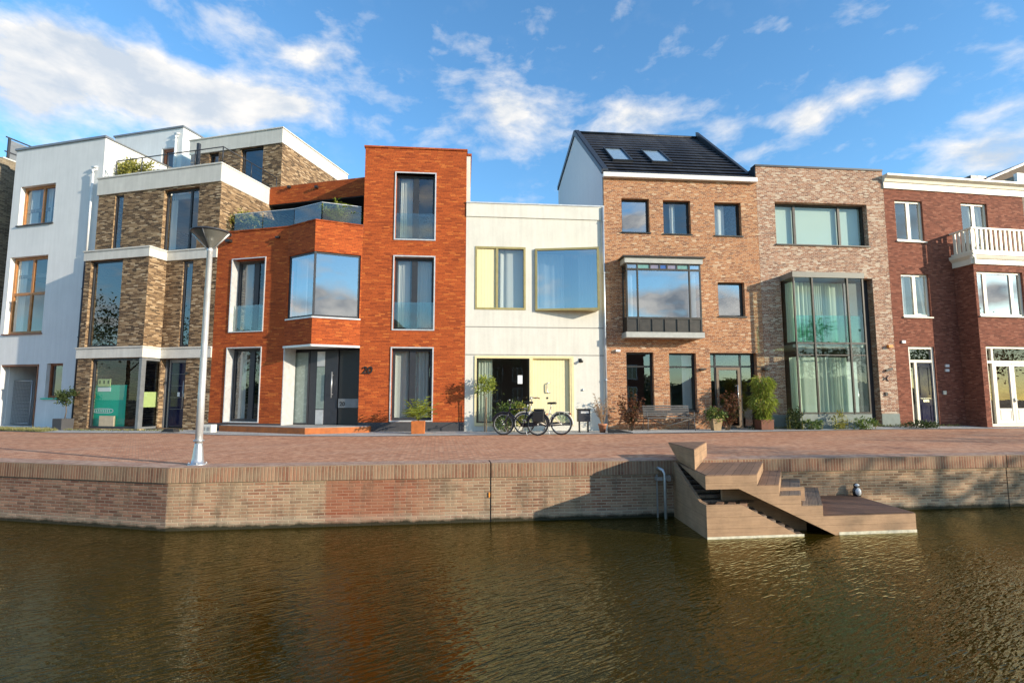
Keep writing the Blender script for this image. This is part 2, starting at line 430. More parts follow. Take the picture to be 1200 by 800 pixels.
M['brick_grey'] = brick_mat('grey brick', [(0, (.16, .14, .11)), (1, (.30, .27, .22))], (.22, .2, .17), .21, .0605, .01)
M['roof_tile'] = brick_mat('black roof tile', [(0, (.022, .022, .026)), (1, (.045, .045, .05))], (.012, .012, .014), .3, .9, .012, rough=.5, shift=0.0, bstr=.6)
M['roof_brown'] = pm('brown tile roof', (.11, .075, .05), .8, var=.2, scale=5)

def quay_extra(left):
    def fn(t, uv, sp, c):
        n = t.noise(uv, 1.3, 6, .68); n2 = t.noise(t.vm('MULTIPLY', uv, (2.2, .5, 1)).outputs[0], 1.6, 5, .65)
        c = t.mix(t.m('MULTIPLY', t.mapr(n, .40, .64), .62 if not left else .20), c, (.34, .26, .165))       # pale efflorescence
        if not left:                                                                              # newer red bricks washed by a leak
            uu = t.m('ADD', sp.outputs[0], t.m('MULTIPLY', t.m('SUBTRACT', n2, .5), .10)); ur = t.m('ADD', sp.outputs[0], t.m('MULTIPLY', t.m('SUBTRACT', n2, .5), 3.2))
            a = t.m('MULTIPLY', t.mapr(uu, 2.44, 2.50), t.mapr(ur, 3.7, 4.6, 1, 0))
            c = t.mix(t.m('MULTIPLY', a, .88), c, t.mix(.38, (.25, .058, .026), c))
            dk = t.m('MULTIPLY', t.mapr(t.m('ADD', t.m('MULTIPLY', n2, 1.6), sp.outputs[1]), .35, .9), t.m('MULTIPLY', t.mapr(uu, 3.2, 3.5), t.mapr(ur, 4.2, 5.2, 1, 0)))
            c = t.mix(t.m('MULTIPLY', dk, .6), c, (.09, .055, .035))
        c = t.mix(t.m('MULTIPLY', t.mapr(n2, .50, .70), .6), c, (.10, .08, .055))                 # dark runs
        wet = t.m('ADD', sp.outputs[1], t.m('MULTIPLY', t.noise(uv, 5, 4, .6), .12))
        c = t.mix(t.m('MULTIPLY', t.mapr(wet, -.80, -.74, 1, 0), .25), c, (.44, .41, .32))        # lime tide mark
        c = t.mix(t.mapr(wet, -.90, -.84, .95, 0), c, (.015, .017, .008))                          # algae at the waterline
        return c
    return fn
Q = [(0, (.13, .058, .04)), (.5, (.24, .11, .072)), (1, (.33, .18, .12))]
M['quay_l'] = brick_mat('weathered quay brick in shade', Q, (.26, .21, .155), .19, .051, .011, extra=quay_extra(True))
M['quay_r'] = brick_mat('weathered quay brick', [(0, (.17, .075, .046)), (.5, (.28, .132, .08)), (1, (.38, .225, .14))], (.42, .335, .235), .19, .051, .012, extra=quay_extra(False))
M['quay_y'] = brick_mat('ochre stained quay brick', [(0, (.18, .10, .06)), (.5, (.36, .21, .12)), (1, (.46, .30, .19))], (.42, .33, .21), .19, .051, .012, extra=quay_extra(True))
M['rowlock'] = brick_mat('upright coping bricks', [(0, (.17, .078, .05)), (.5, (.24, .115, .07)), (1, (.31, .17, .105))], (.33, .25, .165), .057, .25, .012, shift=0.0, big=.25, smear=(2.5, .42, .66, .75), smear_col=(.29, .215, .14))
M['coping_top'] = brick_mat('worn coping bricks', [(0, (.30, .15, .10)), (1, (.50, .32, .23))], (.42, .32, .24), .105, .07, .008, smear=(1.5, .45, .7, .5), smear_col=(.45, .33, .24))
def street_extra(t, uv, sp, c):
    n = t.noise(t.vm('MULTIPLY', uv, (.22, 1.0, 1)).outputs[0], 1.0, 5, .6)
    c = t.mix(t.m('MULTIPLY', t.mapr(n, .5, .72), .35), c, (.58, .40, .28))
    n = t.noise(uv, .6, 5, .6)
    return t.mix(t.m('MULTIPLY', t.mapr(n, .5, .7), .25), c, (.28, .14, .10))
M['street'] = brick_mat('red clay pavers', [(0, (.39, .165, .088)), (.5, (.53, .250, .138)), (1, (.62, .335, .20))], (.38, .23, .145), .105, .105, .010, big=.08, extra=street_extra, bstr=.7)
M['land'] = pm('earth and grass', (.10, .085, .05), .95, var=.3, scale=.6)

# foliage
M['leaf_mid'] = leaf_mat('mid green leaves', (.07, .13, .022), (.17, .24, .05))
M['leaf_bright'] = leaf_mat('bright green leaves', (.17, .23, .025), (.40, .44, .07))
M['leaf_dark'] = leaf_mat('dark green leaves', (.03, .055, .014), (.08, .11, .03))
M['leaf_red'] = leaf_mat('red brown leaves', (.12, .045, .03), (.28, .13, .06))
M['leaf_dry'] = leaf_mat('dry pale leaves', (.38, .25, .14), (.58, .42, .28))
M['leaf_yellow'] = leaf_mat('yellow green leaves', (.20, .22, .04), (.42, .38, .09))
M['grass'] = leaf_mat('grass blades', (.10, .12, .03), (.26, .24, .08))

# ------------------------------------------------------------------ building helpers
def curtain_mesh(mb, u0, u1, z0, z1, w, amp=.035, per=.13, seed=0):
    rnd = random.Random(seed); n = max(6, int((u1 - u0) / .028)); V = []; ph = rnd.random() * 6
    for i in range(n + 1):
        u = u0 + (u1 - u0) * i / n; p = per * (1 + .25 * math.sin(u * 2.3 + ph))
        d = amp * (math.sin(2 * PI * u / p + ph) + .35 * math.sin(2 * PI * u / (p * .47) + ph * 2))
        V += [(u, w + d * .75, z1), (u + .01 * math.sin(ph + i), w + d * 1.1, z0)]
    mb.mesh(V, [[2 * i, 2 * i + 1, 2 * i + 3, 2 * i + 2] for i in range(n)])

def frame_bars(mb, rc, w0, w1, fw, mull=(), trans=(), mw=None):
    u0, u1, z0, z1 = rc; mw = mw or fw
    mb.box(u0, u0 + fw, w0, w1, z0, z1); mb.box(u1 - fw, u1, w0, w1, z0, z1)
    mb.box(u0 + fw, u1 - fw, w0, w1, z0, z0 + fw); mb.box(u0 + fw, u1 - fw, w0, w1, z1 - fw, z1)
    for f in mull:
        c = u0 + (u1 - u0) * f; mb.box(c - mw / 2, c + mw / 2, w0 + .004, w1 - .004, z0 + fw, z1 - fw)
    for f in trans:
        c = z0 + (z1 - z0) * f; mb.box(u0 + fw, u1 - fw, w0 + .008, w1 - .008, c - mw / 2, c + mw / 2)

def window(P, fr, rc, rec=.14, fw=.06, fd=.08, mull=(), trans=(), fm='black_frame', gm='glass', cur=(), cm='curtain', sill=None, sill_m=None,
           sur=None, sur_m='alu', w=0.0, mw=None, name='window', blind=0.0, seed=1):
    u0, u1, z0, z1 = rc; f0 = w + rec
    mb = MB(fr); frame_bars(mb, rc, f0, f0 + fd, fw, mull, trans, mw)
    o = mb.build(name, M[fm], P)
    mb = MB(fr); y = f0 + fd * .5
    mb.face([(u0 + fw * .5, y, z0 + fw * .5), (u1 - fw * .5, y, z0 + fw * .5), (u1 - fw * .5, y, z1 - fw * .5), (u0 + fw * .5, y, z1 - fw * .5)])
    mb.build('pane', M[gm], o)
    for i, (a, b) in enumerate(cur):
        mb = MB(fr); curtain_mesh(mb, u0 + (u1 - u0) * a, u0 + (u1 - u0) * b, z0 + .03, z1 - .01, f0 + fd + .10, seed=seed + i)
        mb.build('curtain', M[cm], o)
    if blind:
        mb = MB(fr); mb.box(u0 + fw, u1 - fw, f0 + fd + .05, f0 + fd + .06, z1 - (z1 - z0) * blind, z1 - fw); mb.build('blind', M['blind'], o)
    if sill:
        mb = MB(fr); mb.prism([(w - sill, z0 - .05), (w - sill, z0 - .008), (f0 + .01, z0 + .02), (f0 + .01, z0 - .05)], 'x', u0 - .04, u1 + .04)
        mb.build('sill', M[sill_m or fm], o)
    if sur:
        mb = MB(fr); a, d = sur
        for (p, q, r, s_) in ((u0 - a, u0, z0 - a, z1 + a), (u1, u1 + a, z0 - a, z1 + a), (u0, u1, z1, z1 + a), (u0, u1, z0 - a, z0)):
            mb.box(p, q, w - d, w + rec - .004, r, s_)
        mb.build('surround', M[sur_m], o)
    return o

def shell(mb, U0, U1, D, ztop, t=.3, z0=0.0, back=True, left=True, right=True, w0=.3):
    """side and back walls and roof slab behind a front wall"""
    if left: mb.box(U0, U0 + t, w0, D, z0, ztop)
    if right: mb.box(U1 - t, U1, w0, D, z0, ztop)
    if back: mb.box(U0 + t, U1 - t, D - t, D, z0, ztop)
def interior(P, fr, U0, U1, D, floors, w0=.32):
    mb = MB(fr)
    for z in floors: mb.box(U0 + .31, U1 - .31, w0, D - .31, z - .14, z + .0)
    mb.box(U0 + .31, U1 - .31, min(D - .4, 4.3), min(D - .4, 4.3) + .08, 0.02, floors[-1] - .15)
    mb.box((U0 + U1) / 2 - .05, (U0 + U1) / 2 + .05, 1.6, 4.2, .02, floors[-1] - .15)
    mb.build('interior', M['interior'], P)
def downpipe(P, fr, u, w, z0, z1, r=.045, m='pipe_zinc', hopper=False, name='downpipe'):
    mb = MB(fr); mb.tube([(u, w, z0), (u, w, z1)], r, 10)
    z = z0 + 1.5
    while z < z1: mb.tube([(u, w, z - .02), (u, w, z + .02)], r * 1.35, 10); z += 1.9
    if hopper:
        mb.tube([(u, w, z1), (u - .02, w - .02, z1 + .12), (u + .08, w + .18, z1 + .26)], r, 8)
        mb.tube([(u - .10, w + .02, z1 + .27), (u + .14, w + .02, z1 + .25)], r * 1.05, 8)
    return mb.build(name, M[m], P)
def text_mesh(txt, size, depth, shear=0.0):
    cu = bpy.data.curves.new('t', 'FONT'); cu.body = txt; cu.size = size; cu.extrude = depth; cu.shear = shear; cu.align_x = 'CENTER'; cu.offset = size * .018
    o = bpy.data.objects.new('t', cu); COL.objects.link(o); dg = bpy.context.evaluated_depsgraph_get(); dg.update()
    me = o.evaluated_get(dg).to_mesh(); V = [v.co.copy() for v in me.vertices]; Fs = [list(p.vertices) for p in me.polygons]
    o.evaluated_get(dg).to_mesh_clear(); bpy.data.objects.remove(o); bpy.data.curves.remove(cu); return V, Fs
def lettering(P, fr, txt, u, z, w, size, mat, depth=.012, shear=0.0, name='house_number'):
    V, Fs = text_mesh(txt, size, depth, shear); mb = MB(fr)
    mb.mesh([(u + v.x, w - v.z, z + v.y) for v in V], Fs, smooth=False); return mb.build(name, M[mat], P, clean=False)

# ------------------------------------------------------------------ plan of the row
P630 = Vector((kx(630) * 19.0, 19.0, 0)); RA, LA = 5.2, -14.5
RX = dirn(RA)
tL = march(P630, RX, 420.1); tR = march(P630, RX, 544.5); pA = march(P630, RX, 711.6); pB = march(P630, RX, 897.9); p6 = march(P630, RX, 1052.7)
apex = march(tL, -dirn(24.5), 362.2); fold = march(apex, -dirn(-32), 330.0)
c2 = march(fold, -dirn(LA), 245.4); sideL = dirn(90 + LA)
l2 = march(c2, -dirn(LA), 97.0)
F2 = Fr(l2, LA); U2 = (c2 - l2).length
F3 = Fr(c2, LA); F4 = Fr(tR, RA); FA = Fr(pA, RA); FB = Fr(pB, RA); F6 = Fr(p6, 8.6); FTw = Fr(tL, RA)
h1p = march(c2 + sideL * .19, -dirn(LA), 99.7); F1 = Fr(march(h1p, -dirn(LA), -8), LA); U1 = (h1p - F1.p).length

def uplane(fr, u, x, y):
    r = ray(x, y); c = Vector((0, 0, HC)); q = fr.p + fr.X * u
    t = (q - c).dot(fr.X) / r.dot(fr.X); P = fr.I @ (c + r * t); return P.y, P.z
def sub(fr, u, w): return Fr(fr.pt(u, w), fr.ang)

# ================================================================== white rendered house with timber windows (far left)
def white_corner_house():
    fr = F1; zt = fr.z(72, 169.5); D = 3.59
    P = thing('rendered_house', 'tall white rendered house with oak framed windows and a garage mouth at far left', 'house', fr)
    r1 = fr.rect(23, 63.5, 217, 262.5); r2 = fr.rect(8.5, 52.5, 300.5, 390.5)
    rg = (.28, fr.u(43, 460), 0.02, fr.z(20, 427)); rs = fr.rect(53.5, 72.3, 425.6, 466)
    mb = MB(fr); mb.wall(0, U1, 0, zt, 0, .3, [r1, r2, rg, rs]); shell(mb, 0, U1, 9, zt); mb.box(.3, U1 - .3, .3, 8.7, zt - .3, zt - .05)
    mb.build('wall', M['white_render'], P)
    mb = MB(fr); mb.box(-.05, U1 + .05, -.05, .3, zt + .002, zt + .09); mb.box(U1 - .25, U1 + .05, .3, D, zt + .002, zt + .05); mb.build('parapet_cap', M['mid_metal'], P)
    window(P, fr, r1, rec=.17, fw=.10, fm='wood', mull=[.56], cur=[(.06, .3), (.58, .72)], sill=.06, sill_m='dark_metal', seed=3)
    window(P, fr, r2, rec=.17, fw=.11, fm='wood', mull=[.52], trans=[.52], gm='glass', cur=[(.05, .25)], sill=.06, sill_m='redwood', seed=4)
    window(P, fr, rs, rec=.14, fw=.09, fm='redwood', gm='glass')
    mb = MB(fr); mb.box(rs[0] - .12, rs[1] + .03, -.06, .16, rs[2] - .06, rs[2] - .003); mb.build('sill', M['green_board'], P)
    # garage mouth
    mb = MB(fr); mb.box(rg[0], rg[1], 1.3, 1.36, 0.02, rg[3]); mb.build('garage_door', M['dark_metal'], P)
    mb = MB(fr); mb.box(rg[1] - .05, rg[1] - .003, -.03, .5, .02, rg[3]); mb.box(rg[0], rg[1] - .05, .02, .25, rg[3] - .07, rg[3] - .003); mb.build('garage_frame', M['redwood'], P)
    mb = MB(fr); mb.box(rg[1] - .30, rg[1] - .06, .45, 1.29, .02, rg[3] - .08); mb.build('garage_jamb', M['grey_panel'], P)
    interior(P, fr, 0, U1, 9, [3.0, 6.2, 9.0])
    # upper storey set back
    ul = fr.u(135, 162, D); zu = fr.z(215, 149.5, D); 
    rd = fr.rect(189, 204.5, 173.5, 203, D); rd = (rd[0], rd[1], max(rd[2], zt + .05), rd[3])
    mb = MB(fr); mb.wall(ul, U1, zt - .04, zu, D, D + .3, [rd]); shell(mb, ul, U1, 9, zu, z0=zt + .002, w0=D + .3)
    mb.box(ul + .3, U1 - .3, D + .3, 8.7, zu - .3, zu - .05); mb.build('upper_wall', M['white_render'], P)
    mb = MB(fr); mb.box(ul - .05, U1 + .05, D - .06, 9.05, zu + .002, zu + .08); mb.build('roof_cap', M['mid_metal'], P)
    window(P, fr, rd, w=D, rec=.12, fw=.14, fm='redwood', gm='glass', name='terrace_door')
    downpipe(P, fr, fr.u(205.5, 175, D - .08), D - .08, zt + .05, fr.z(205, 163, D - .08), .05, 'pipe_white', True)
    # pipes down the corner
    up = fr.u(107, 230, -.1); zs = fr.z(104, 294, -.1)
    downpipe(P, fr, up, -.1, zs, fr.z(110, 203, -.1), .042, 'pipe_white', True)
    downpipe(P, fr, up - .02, -.1, .05, zs - .05, .05, 'dark_metal')
    return P, zt
H1, ZT1 = white_corner_house()

# construction fence and green board in the garage mouth
def fence_panel():
    fr = F1; z1 = fr.z(25, 446, .5); uR = fr.u(36, 470, .5); uL = fr.u(13, 470, .5)
    P = thing('fence_panel', 'grey wire mesh building fence panel standing in the garage mouth', 'fence panel', sub(fr, uL, .5))
    mb = MB(fr); 
    for a in (uL, uR): mb.tube([(a, .5, .05), (a, .5, z1)], .02)
    for z in (.1, z1): mb.tube([(uL, .5, z), (uR, .5, z)], .02)
    mb.build('tube_frame', M['steel'], P)
    mb = MB(fr); n = 13
    for i in range(1, n): mb.box(uL + (uR - uL) * i / n - .005, uL + (uR - uL) * i / n + .005, .496, .504, .1, z1)
    for i in range(1, 12): mb.box(uL, uR, .492, .496, .1 + (z1 - .1) * i / 12 - .005, .1 + (z1 - .1) * i / 12 + .005)
    mb.build('wire_mesh', M['mesh_fence'], P)
    mb = MB(fr); zb = fr.z(3, 444, .6); mb.box(.3, fr.u(5.5, 470, .6), .6, .63, .06, zb); mb.box(fr.u(9, 470, .6), fr.u(12.4, 470, .6), .6, .63, .06, zb)
    o = mb.build('hoarding_board', M['green_board'], None, fr.pt(.5, .6)); tag(o, 'green hoarding board leaning inside the garage mouth left of the wire fence panel', 'board')
fence_panel()

# ================================================================== brick house darkened for shade at the far left edge
def far_left():
    fr = sub(F1, -9.3, 0); U = 8.0
    w, z = uplane(fr, U, 8, 187.0)
    P = thing('brick_house', 'brown brick house with roof railing at the left edge, mostly shaded by the white house', 'house', fr)
    mb = MB(fr); mb.wall(0, U, 0, z, 0, .3); shell(mb, 0, U, 12, z); mb.box(.3, U - .3, .3, 11.7, z - .3, z - .06); mb.build('wall', M['brick_far'], P)
    mb = MB(fr); mb.box(U - .3, U + .03, .31, 12, z + .002, z + .06); mb.build('parapet_cap', M['fascia'], P)
    mb = MB(fr)
    for h in (.35, 1.0): mb.box(U - .1, U - .06, .4, 11.8, z + h, z + h + .05)
    mb.box(.1, U - .1, 10.0, 10.05, z + .95, z + 1.0)
    for i in range(12): mb.box(U - .12, U - .04, .5 + i * 1.0, .58 + i * 1.0, z + .06, z + 1.0)
    mb.build('roof_railing', M['dark_metal'], P)
    mb = MB(fr)
    mb.box(U - .09, U - .08, .6, 11.6, z + .1, z + .95); mb.build('railing_screen', M['mid_metal'], P)
far_left()

# ================================================================== brown brick house
def brown_house():
    fr = F2; WP = -.738; zt = fr.z(261, 190.6); zf = fr.z(260, 212.5)
    ur = fr.uh(185); fp = sub(fr, 0, WP); upl = fp.uh(87.5)
    a1, a0 = fr.z(176, 288.2, WP), fr.z(175, 300.3, WP); b1, b0 = fr.z(167, 405.2, WP), fr.z(167, 418.3, WP)
    P = thing('brown_brick_house', 'mixed brown brick house with pale bands, a stepped corner and a set back top floor', 'house', fr)
    w1 = fr.rect(133, 143, 229, 289.8); w2 = fr.rect(190.5, 231.8, 221, 290)
    w1 = (w1[0], w1[1], a1 + .02, w1[3]); w2 = (w2[0], w2[1], a1 + .02, w2[3])
    n1 = fr.rect(212, 223.7, 306, 405); n1 = (n1[0], n1[1], b1 + .02, min(n1[3], a0 - .02))
    dr = fr.rect(186.5, 216, 421, 498.5); dr = (ur + .04, dr[1], .05, b0 - .02)
    mb = MB(fr); mb.wall(0, U2, 0, zf, 0, .3, [w1, w2, n1, dr, (.3, ur - .02, .05, a0 - .1)])
    shell(mb, 0, U2, 8.3, zf, t=.3); mb.build('wall', M['brick_brown'], P)
    # projecting lower part
    p1 = fr.rect(103, 140.5, 306, 404, WP); p1 = (p1[0], p1[1], b1 + .02, a0 - .02)
    g1 = fr.rect(104.5, 160, 420, 499.5, WP); g1 = (g1[0], ur, .06, b0 - .02)
    mb = MB(fr); mb.wall(upl, ur, 0, a0, WP, WP + .25, [p1, g1]); mb.box(upl, upl + .25, WP + .25, .0, 0, a0)
    mb.box(ur - .25, ur, WP + .25, -.003, b1, a0); mb.build('projecting_wall', M['brick_brown'], P)
    pr = .05
    for (z0, z1) in ((a0, a1), (b0, b1)):
        mb = MB(fr)
        mb.prism([(upl - pr, .1), (upl - pr, WP - pr), (ur + pr, WP - pr), (ur + pr, -pr), (U2 - .002, -pr), (U2 - .002, .1)], 'z', z0, z1 - .05)
        mb.prism([(upl - pr - .03, .1), (upl - pr - .03, WP - pr - .03), (ur + pr + .03, WP - pr - .03), (ur + pr + .03, -pr - .03), (U2 - .002, -pr - .03), (U2 - .002, .1)], 'z', z1 - .048, z1)
        mb.build('band', M['fascia'], P)
    mb = MB(fr); mb.box(-pr, U2 + .01, -pr, .25, zf, zt - .06); mb.box(U2 - .25, U2 + .01, .25, 3.2, zf + .002, zt - .06); mb.box(-pr, .2, .25, 3.2, zf + .002, zt - .06)
    mb.box(-pr - .03, U2 + .03, -pr - .03, .3, zt - .058, zt); mb.box(U2 - .3, U2 + .03, .3, 3.2, zt - .058, zt)
    mb.build('parapet', M['fascia'], P)
    mb = MB(fr); mb.box(.3, U2 - .3, .3, 8.0, zt - 1.1, zt - .9); mb.build('terrace_floor', M['concrete'], P)
    gm = 'glass_dark'
    window(P, fr, w1, rec=.05, fw=.05, fm='dark_metal', gm='glass')
    window(P, fr, w2, rec=.14, fw=.07, fm='dark_metal', gm='glass', mull=[.70], cur=[(.03, .2)], seed=9)
    window(P, fr, n1, rec=.05, fw=.07, fm='dark_metal', gm='glass_dark', cur=[(.3, .75)])
    window(P, fr, p1, w=WP, rec=.10, fw=.06, fm='dark_metal', gm='glass_dark')
    # ground floor shop window that turns the corner
    gw = (g1[0], ur - .12, g1[2], g1[3])
    window(P, fr, gw, w=WP, rec=.07, fw=.07, fm='dark_metal', gm='glass_clear', name='shop_window')
    mb = MB(fr); mb.box(ur - .118, ur, WP + .003, WP + .12, .05, b0 - .003); mb.build('corner_post', M['mid_metal'], P)
    mb = MB(fr); wA, wB = WP + .122, .26
    for (p, q, r, s) in ((wA, wA + .06, .05, b0 - .02), (wB - .10, wB, .05, b0 - .02), (wA + .06, wB - .1, .05, .12), (wA + .06, wB - .1, b0 - .1, b0 - .02)):
        mb.box(ur - .08, ur - .01, p, q, r, s)
    o = mb.build('side_window', M['mid_metal'], P)
    mb = MB(fr); mb.face([(ur - .05, wA + .03, .08), (ur - .05, wB - .05, .08), (ur - .05, wB - .05, b0 - .05), (ur - .05, wA + .03, b0 - .05)]); mb.build('pane', M['glass'], o)
    # front door
    mb = MB(fr); d0, d1 = ur + .30, dr[1] - .08; y = .22
    mb.box(d0, d1, y, y + .06, .10, b0 - .15); mb.box(d0, d1, y - .008, y + .002, .10, .30)
    d = mb.build('door', M['navy'], P)
    mb = MB(fr); mb.box(dr[0], dr[0] + .06, y - .02, y + .08, .05, b0 - .02); mb.box(d0 - .06, d0 - .003, y - .03, y + .08, .05, b0 - .02); mb.box(d1 + .003, dr[1], y - .02, y + .08, .05, b0 - .02)
    mb.box(d0, d1, y - .02, y + .08, b0 - .148, b0 - .02); mb.build('door_frame', M['mid_metal'], P)
    for k in range(1, 5): mb = MB(fr); mb.box(d0 + .01, d1 - .01, y - .006, y - .001, .30 + k * .42, .312 + k * .42); mb.build('inlay', M['mid_metal'], d)
    uh_ = d1 - .13; mb = MB(fr); mb.tube([(uh_, y - .07, .75), (uh_, y - .07, 1.75)], .018)
    for z in (.85, 1.65): mb.tube([(uh_, y - .07, z), (uh_, y, z)], .012)
    mb.build('handle', M['steel'], d)
    mb = MB(fr); mb.box(d0 + .34, d0 + .44, y - .012, y - .002, 1.18, 1.33); mb.build('notice', M['paper'], d); mb = MB(fr); mb.box(d0 + .56, d0 + .66, y - .012, y - .002, 1.18, 1.3); mb.build('notice', M['paper'], d)
    mb = MB(fr); mb.box(dr[1] + .05, dr[1] + .17, -.09, -.003, 1.98, 2.04); mb.box(dr[1] + .07, dr[1] + .2, -.12, -.09, 1.95, 1.99); mb.build('wall_lamp', M['black_frame'], P)
    interior(P, fr, 0, U2, 8, [3.0, 6.1, zt - .95])
    # set back top floor
    WB = 3.211; pl = fr.u(225, 164, WB); pz1 = fr.z(332, 149.5, WB); pz0 = fr.z(332, 167.5, WB)
    t1 = fr.rect(282, 308, 172.5, 205, WB); t1 = (t1[0], t1[1], zt - .85, t1[3]); t2 = fr.rect(245, 256, 179, 196, WB)
    mb = MB(fr); mb.wall(pl, U2, zt - .9, pz0, WB, WB + .3, [t1, t2]); shell(mb, pl, U2, 8.3, pz0, z0=zf + .01, w0=WB + .3); mb.build('upper_wall', M['brick_brown'], P)
    mb = MB(fr); mb.box(pl - .05, U2 + .02, WB - .05, 8.32, pz0 + .002, pz1 - .05); mb.box(pl - .09, U2 + .06, WB - .09, 8.36, pz1 - .048, pz1); mb.build('roof_fascia', M['fascia'], P)
    window(P, fr, t1, w=WB, rec=.12, fw=.07, fm='dark_metal', gm='glass_dark', name='terrace_door')
    window(P, fr, t2, w=WB, rec=.14, fw=.05, fm='dark_metal', gm='glass_dark')
    # terrace railing
    rz = fr.z(263.5, 171.8, .12); us, ue = fr.u(137, 190, .12), U2 - .12
    mb = MB(fr); mb.tube([(us, .12, rz), (ue, .12, rz), (ue, 3.1, rz)], .022)
    for i in range(5): 
        u = us + (ue - us) * i / 4; mb.tube([(u, .12, zt), (u, .12, rz)], .02)
    for w in (1.6, 3.1): mb.tube([(ue, w, zt), (ue, w, rz)], .02)
    mb.tube([(us, .12, zt), (us, 1.2, zt)], .015)
    for k in range(1, 4): mb.tube([(us + (ue - us) * .75, .12, zt + (rz - zt) * k / 4), (ue, .12, zt + (rz - zt) * k / 4), (ue, 3.1, zt + (rz - zt) * k / 4)], .006)
    rail = mb.build('railing', M['dark_metal'], P)
    mb = MB(fr); mb.box(fr.u(203, 185, .12), fr.u(229, 185, .12), .115, .127, zt + .05, rz - .08); mb.build('glass_panel', M['glass_rail'], rail)
    up = fr.u(232.5, 180, .35); mb = MB(fr); mb.box(up - .05, up + .05, .3, .4, zt - .9, fr.z(232.5, 168.5, .35)); mb.build('flue', M['dark_metal'], P)
    return P, zt, b0, ur, WP, gw
H2, ZT2, ZB0, UR2, WP2, GW2 = brown_house()

# boards seen behind the shop window
def shop_boards():
    fr = F2; y = WP2 + .22
    r = fr.rect(107, 147, 451, 494, y)
    mb = MB(fr); mb.box(r[0], r[1], y, y + .02, .08, r[3]); P = mb.build('site_board', M['green_board'], None, fr.pt((r[0] + r[1]) / 2, y, .08))
    tag(P, 'big green site board with a pale oval emblem, behind the brown house shop window', 'board')
    mb = MB(fr); c = fr.uz(108, 464.5, y - .01); V = [(r[0] + .003 + .17 * math.cos(a), y - .006, c[1] + .17 * math.sin(a)) for a in [(-PI / 2 + PI * k / 14) for k in range(15)]]
    mb.face(V); mb.build('orange_disc', M['orange_board'], P)
    e0 = fr.uz(108.5, 481, y); e1 = fr.uz(133, 481, y); cx, cz = (e0[0] + e1[0]) / 2, e0[1]; rx, rz_ = (e1[0] - e0[0]) / 2, .085
    mb = MB(fr); n = 40; o = []; i_ = []
    for k in range(n):
        a = 2 * PI * k / n; sx = math.copysign(abs(math.cos(a)) ** .45, math.cos(a)); sz = math.copysign(abs(math.sin(a)) ** .8, math.sin(a))
        o.append((cx + rx * sx, y - .006, cz + rz_ * sz)); i_.append((cx + (rx - .03) * sx, y - .006, cz + (rz_ - .025) * sz))
    for k in range(n): mb.face([o[k], o[(k + 1) % n], i_[(k + 1) % n], i_[k]])
    x = cx - rx + .09                                # blurred strokes of the emblem
    rnd = random.Random(5)
    while x < cx + rx - .12:
        mb.box(x, x + .018, y - .009, y - .004, cz - .045, cz + .04); 
        if rnd.random() < .6: mb.box(x + .018, x + .055, y - .009, y - .004, cz + rnd.choice((-.045, -.005, .025)), cz + rnd.choice((-.025, .012, .04)) + .012)
        x += .085
    mb.build('emblem', M['paper'], P)
    s = fr.rect(115, 130, 453.5, 458.5, y); mb = MB(fr); mb.box(s[0], s[1], y - .012, y - .003, s[2], s[3]); mb.build('white_strip', M['paper'], P)
    s = fr.rect(116.5, 131, 444, 452.5, y); mb = MB(fr); mb.box(s[0], s[1], y - .05, y - .03, s[2], s[3]); p2 = mb.build('paper_notice', M['lime_board'], None, fr.pt(s[0], y - .04, s[2]))
    tag(p2, 'small patterned pale green paper stuck on the shop window above the green board', 'notice')
    for k in range(3):
        a = s[0] + .09 + (s[1] - s[0] - .18) * k / 2; mb = MB(fr); mb.box(a - .03, a + .03, y - .056, y - .051, s[2] + .09, s[3] - .05); mb.build('picture', M['leaf_dark'], p2)
    s = fr.rect(120, 137, 487, 492, y); mb = MB(fr); mb.box(s[0], s[1], y - .12, y - .06, .08, s[3]); o2 = mb.build('cardboard_sheet', M['tan_board'], None, fr.pt(s[0], y - .1, .08))
    tag(o2, 'low tan cardboard piece on the floor in front of the green board', 'cardboard')
    # pale green sheet in the side pane
    ub = UR2 - .14; mb = MB(fr); mb.box(ub, ub + .02, WP2 + .2, .10, fr.z(170, 477, WP2 + .3), fr.z(170, 459, WP2 + .3)); o3 = mb.build('window_sheet', M['lime_board'], None, fr.pt(ub, -.3, 1.0))
    tag(o3, 'pale green sheet fixed inside the narrow corner pane beside the navy door', 'sheet')
shop_boards()

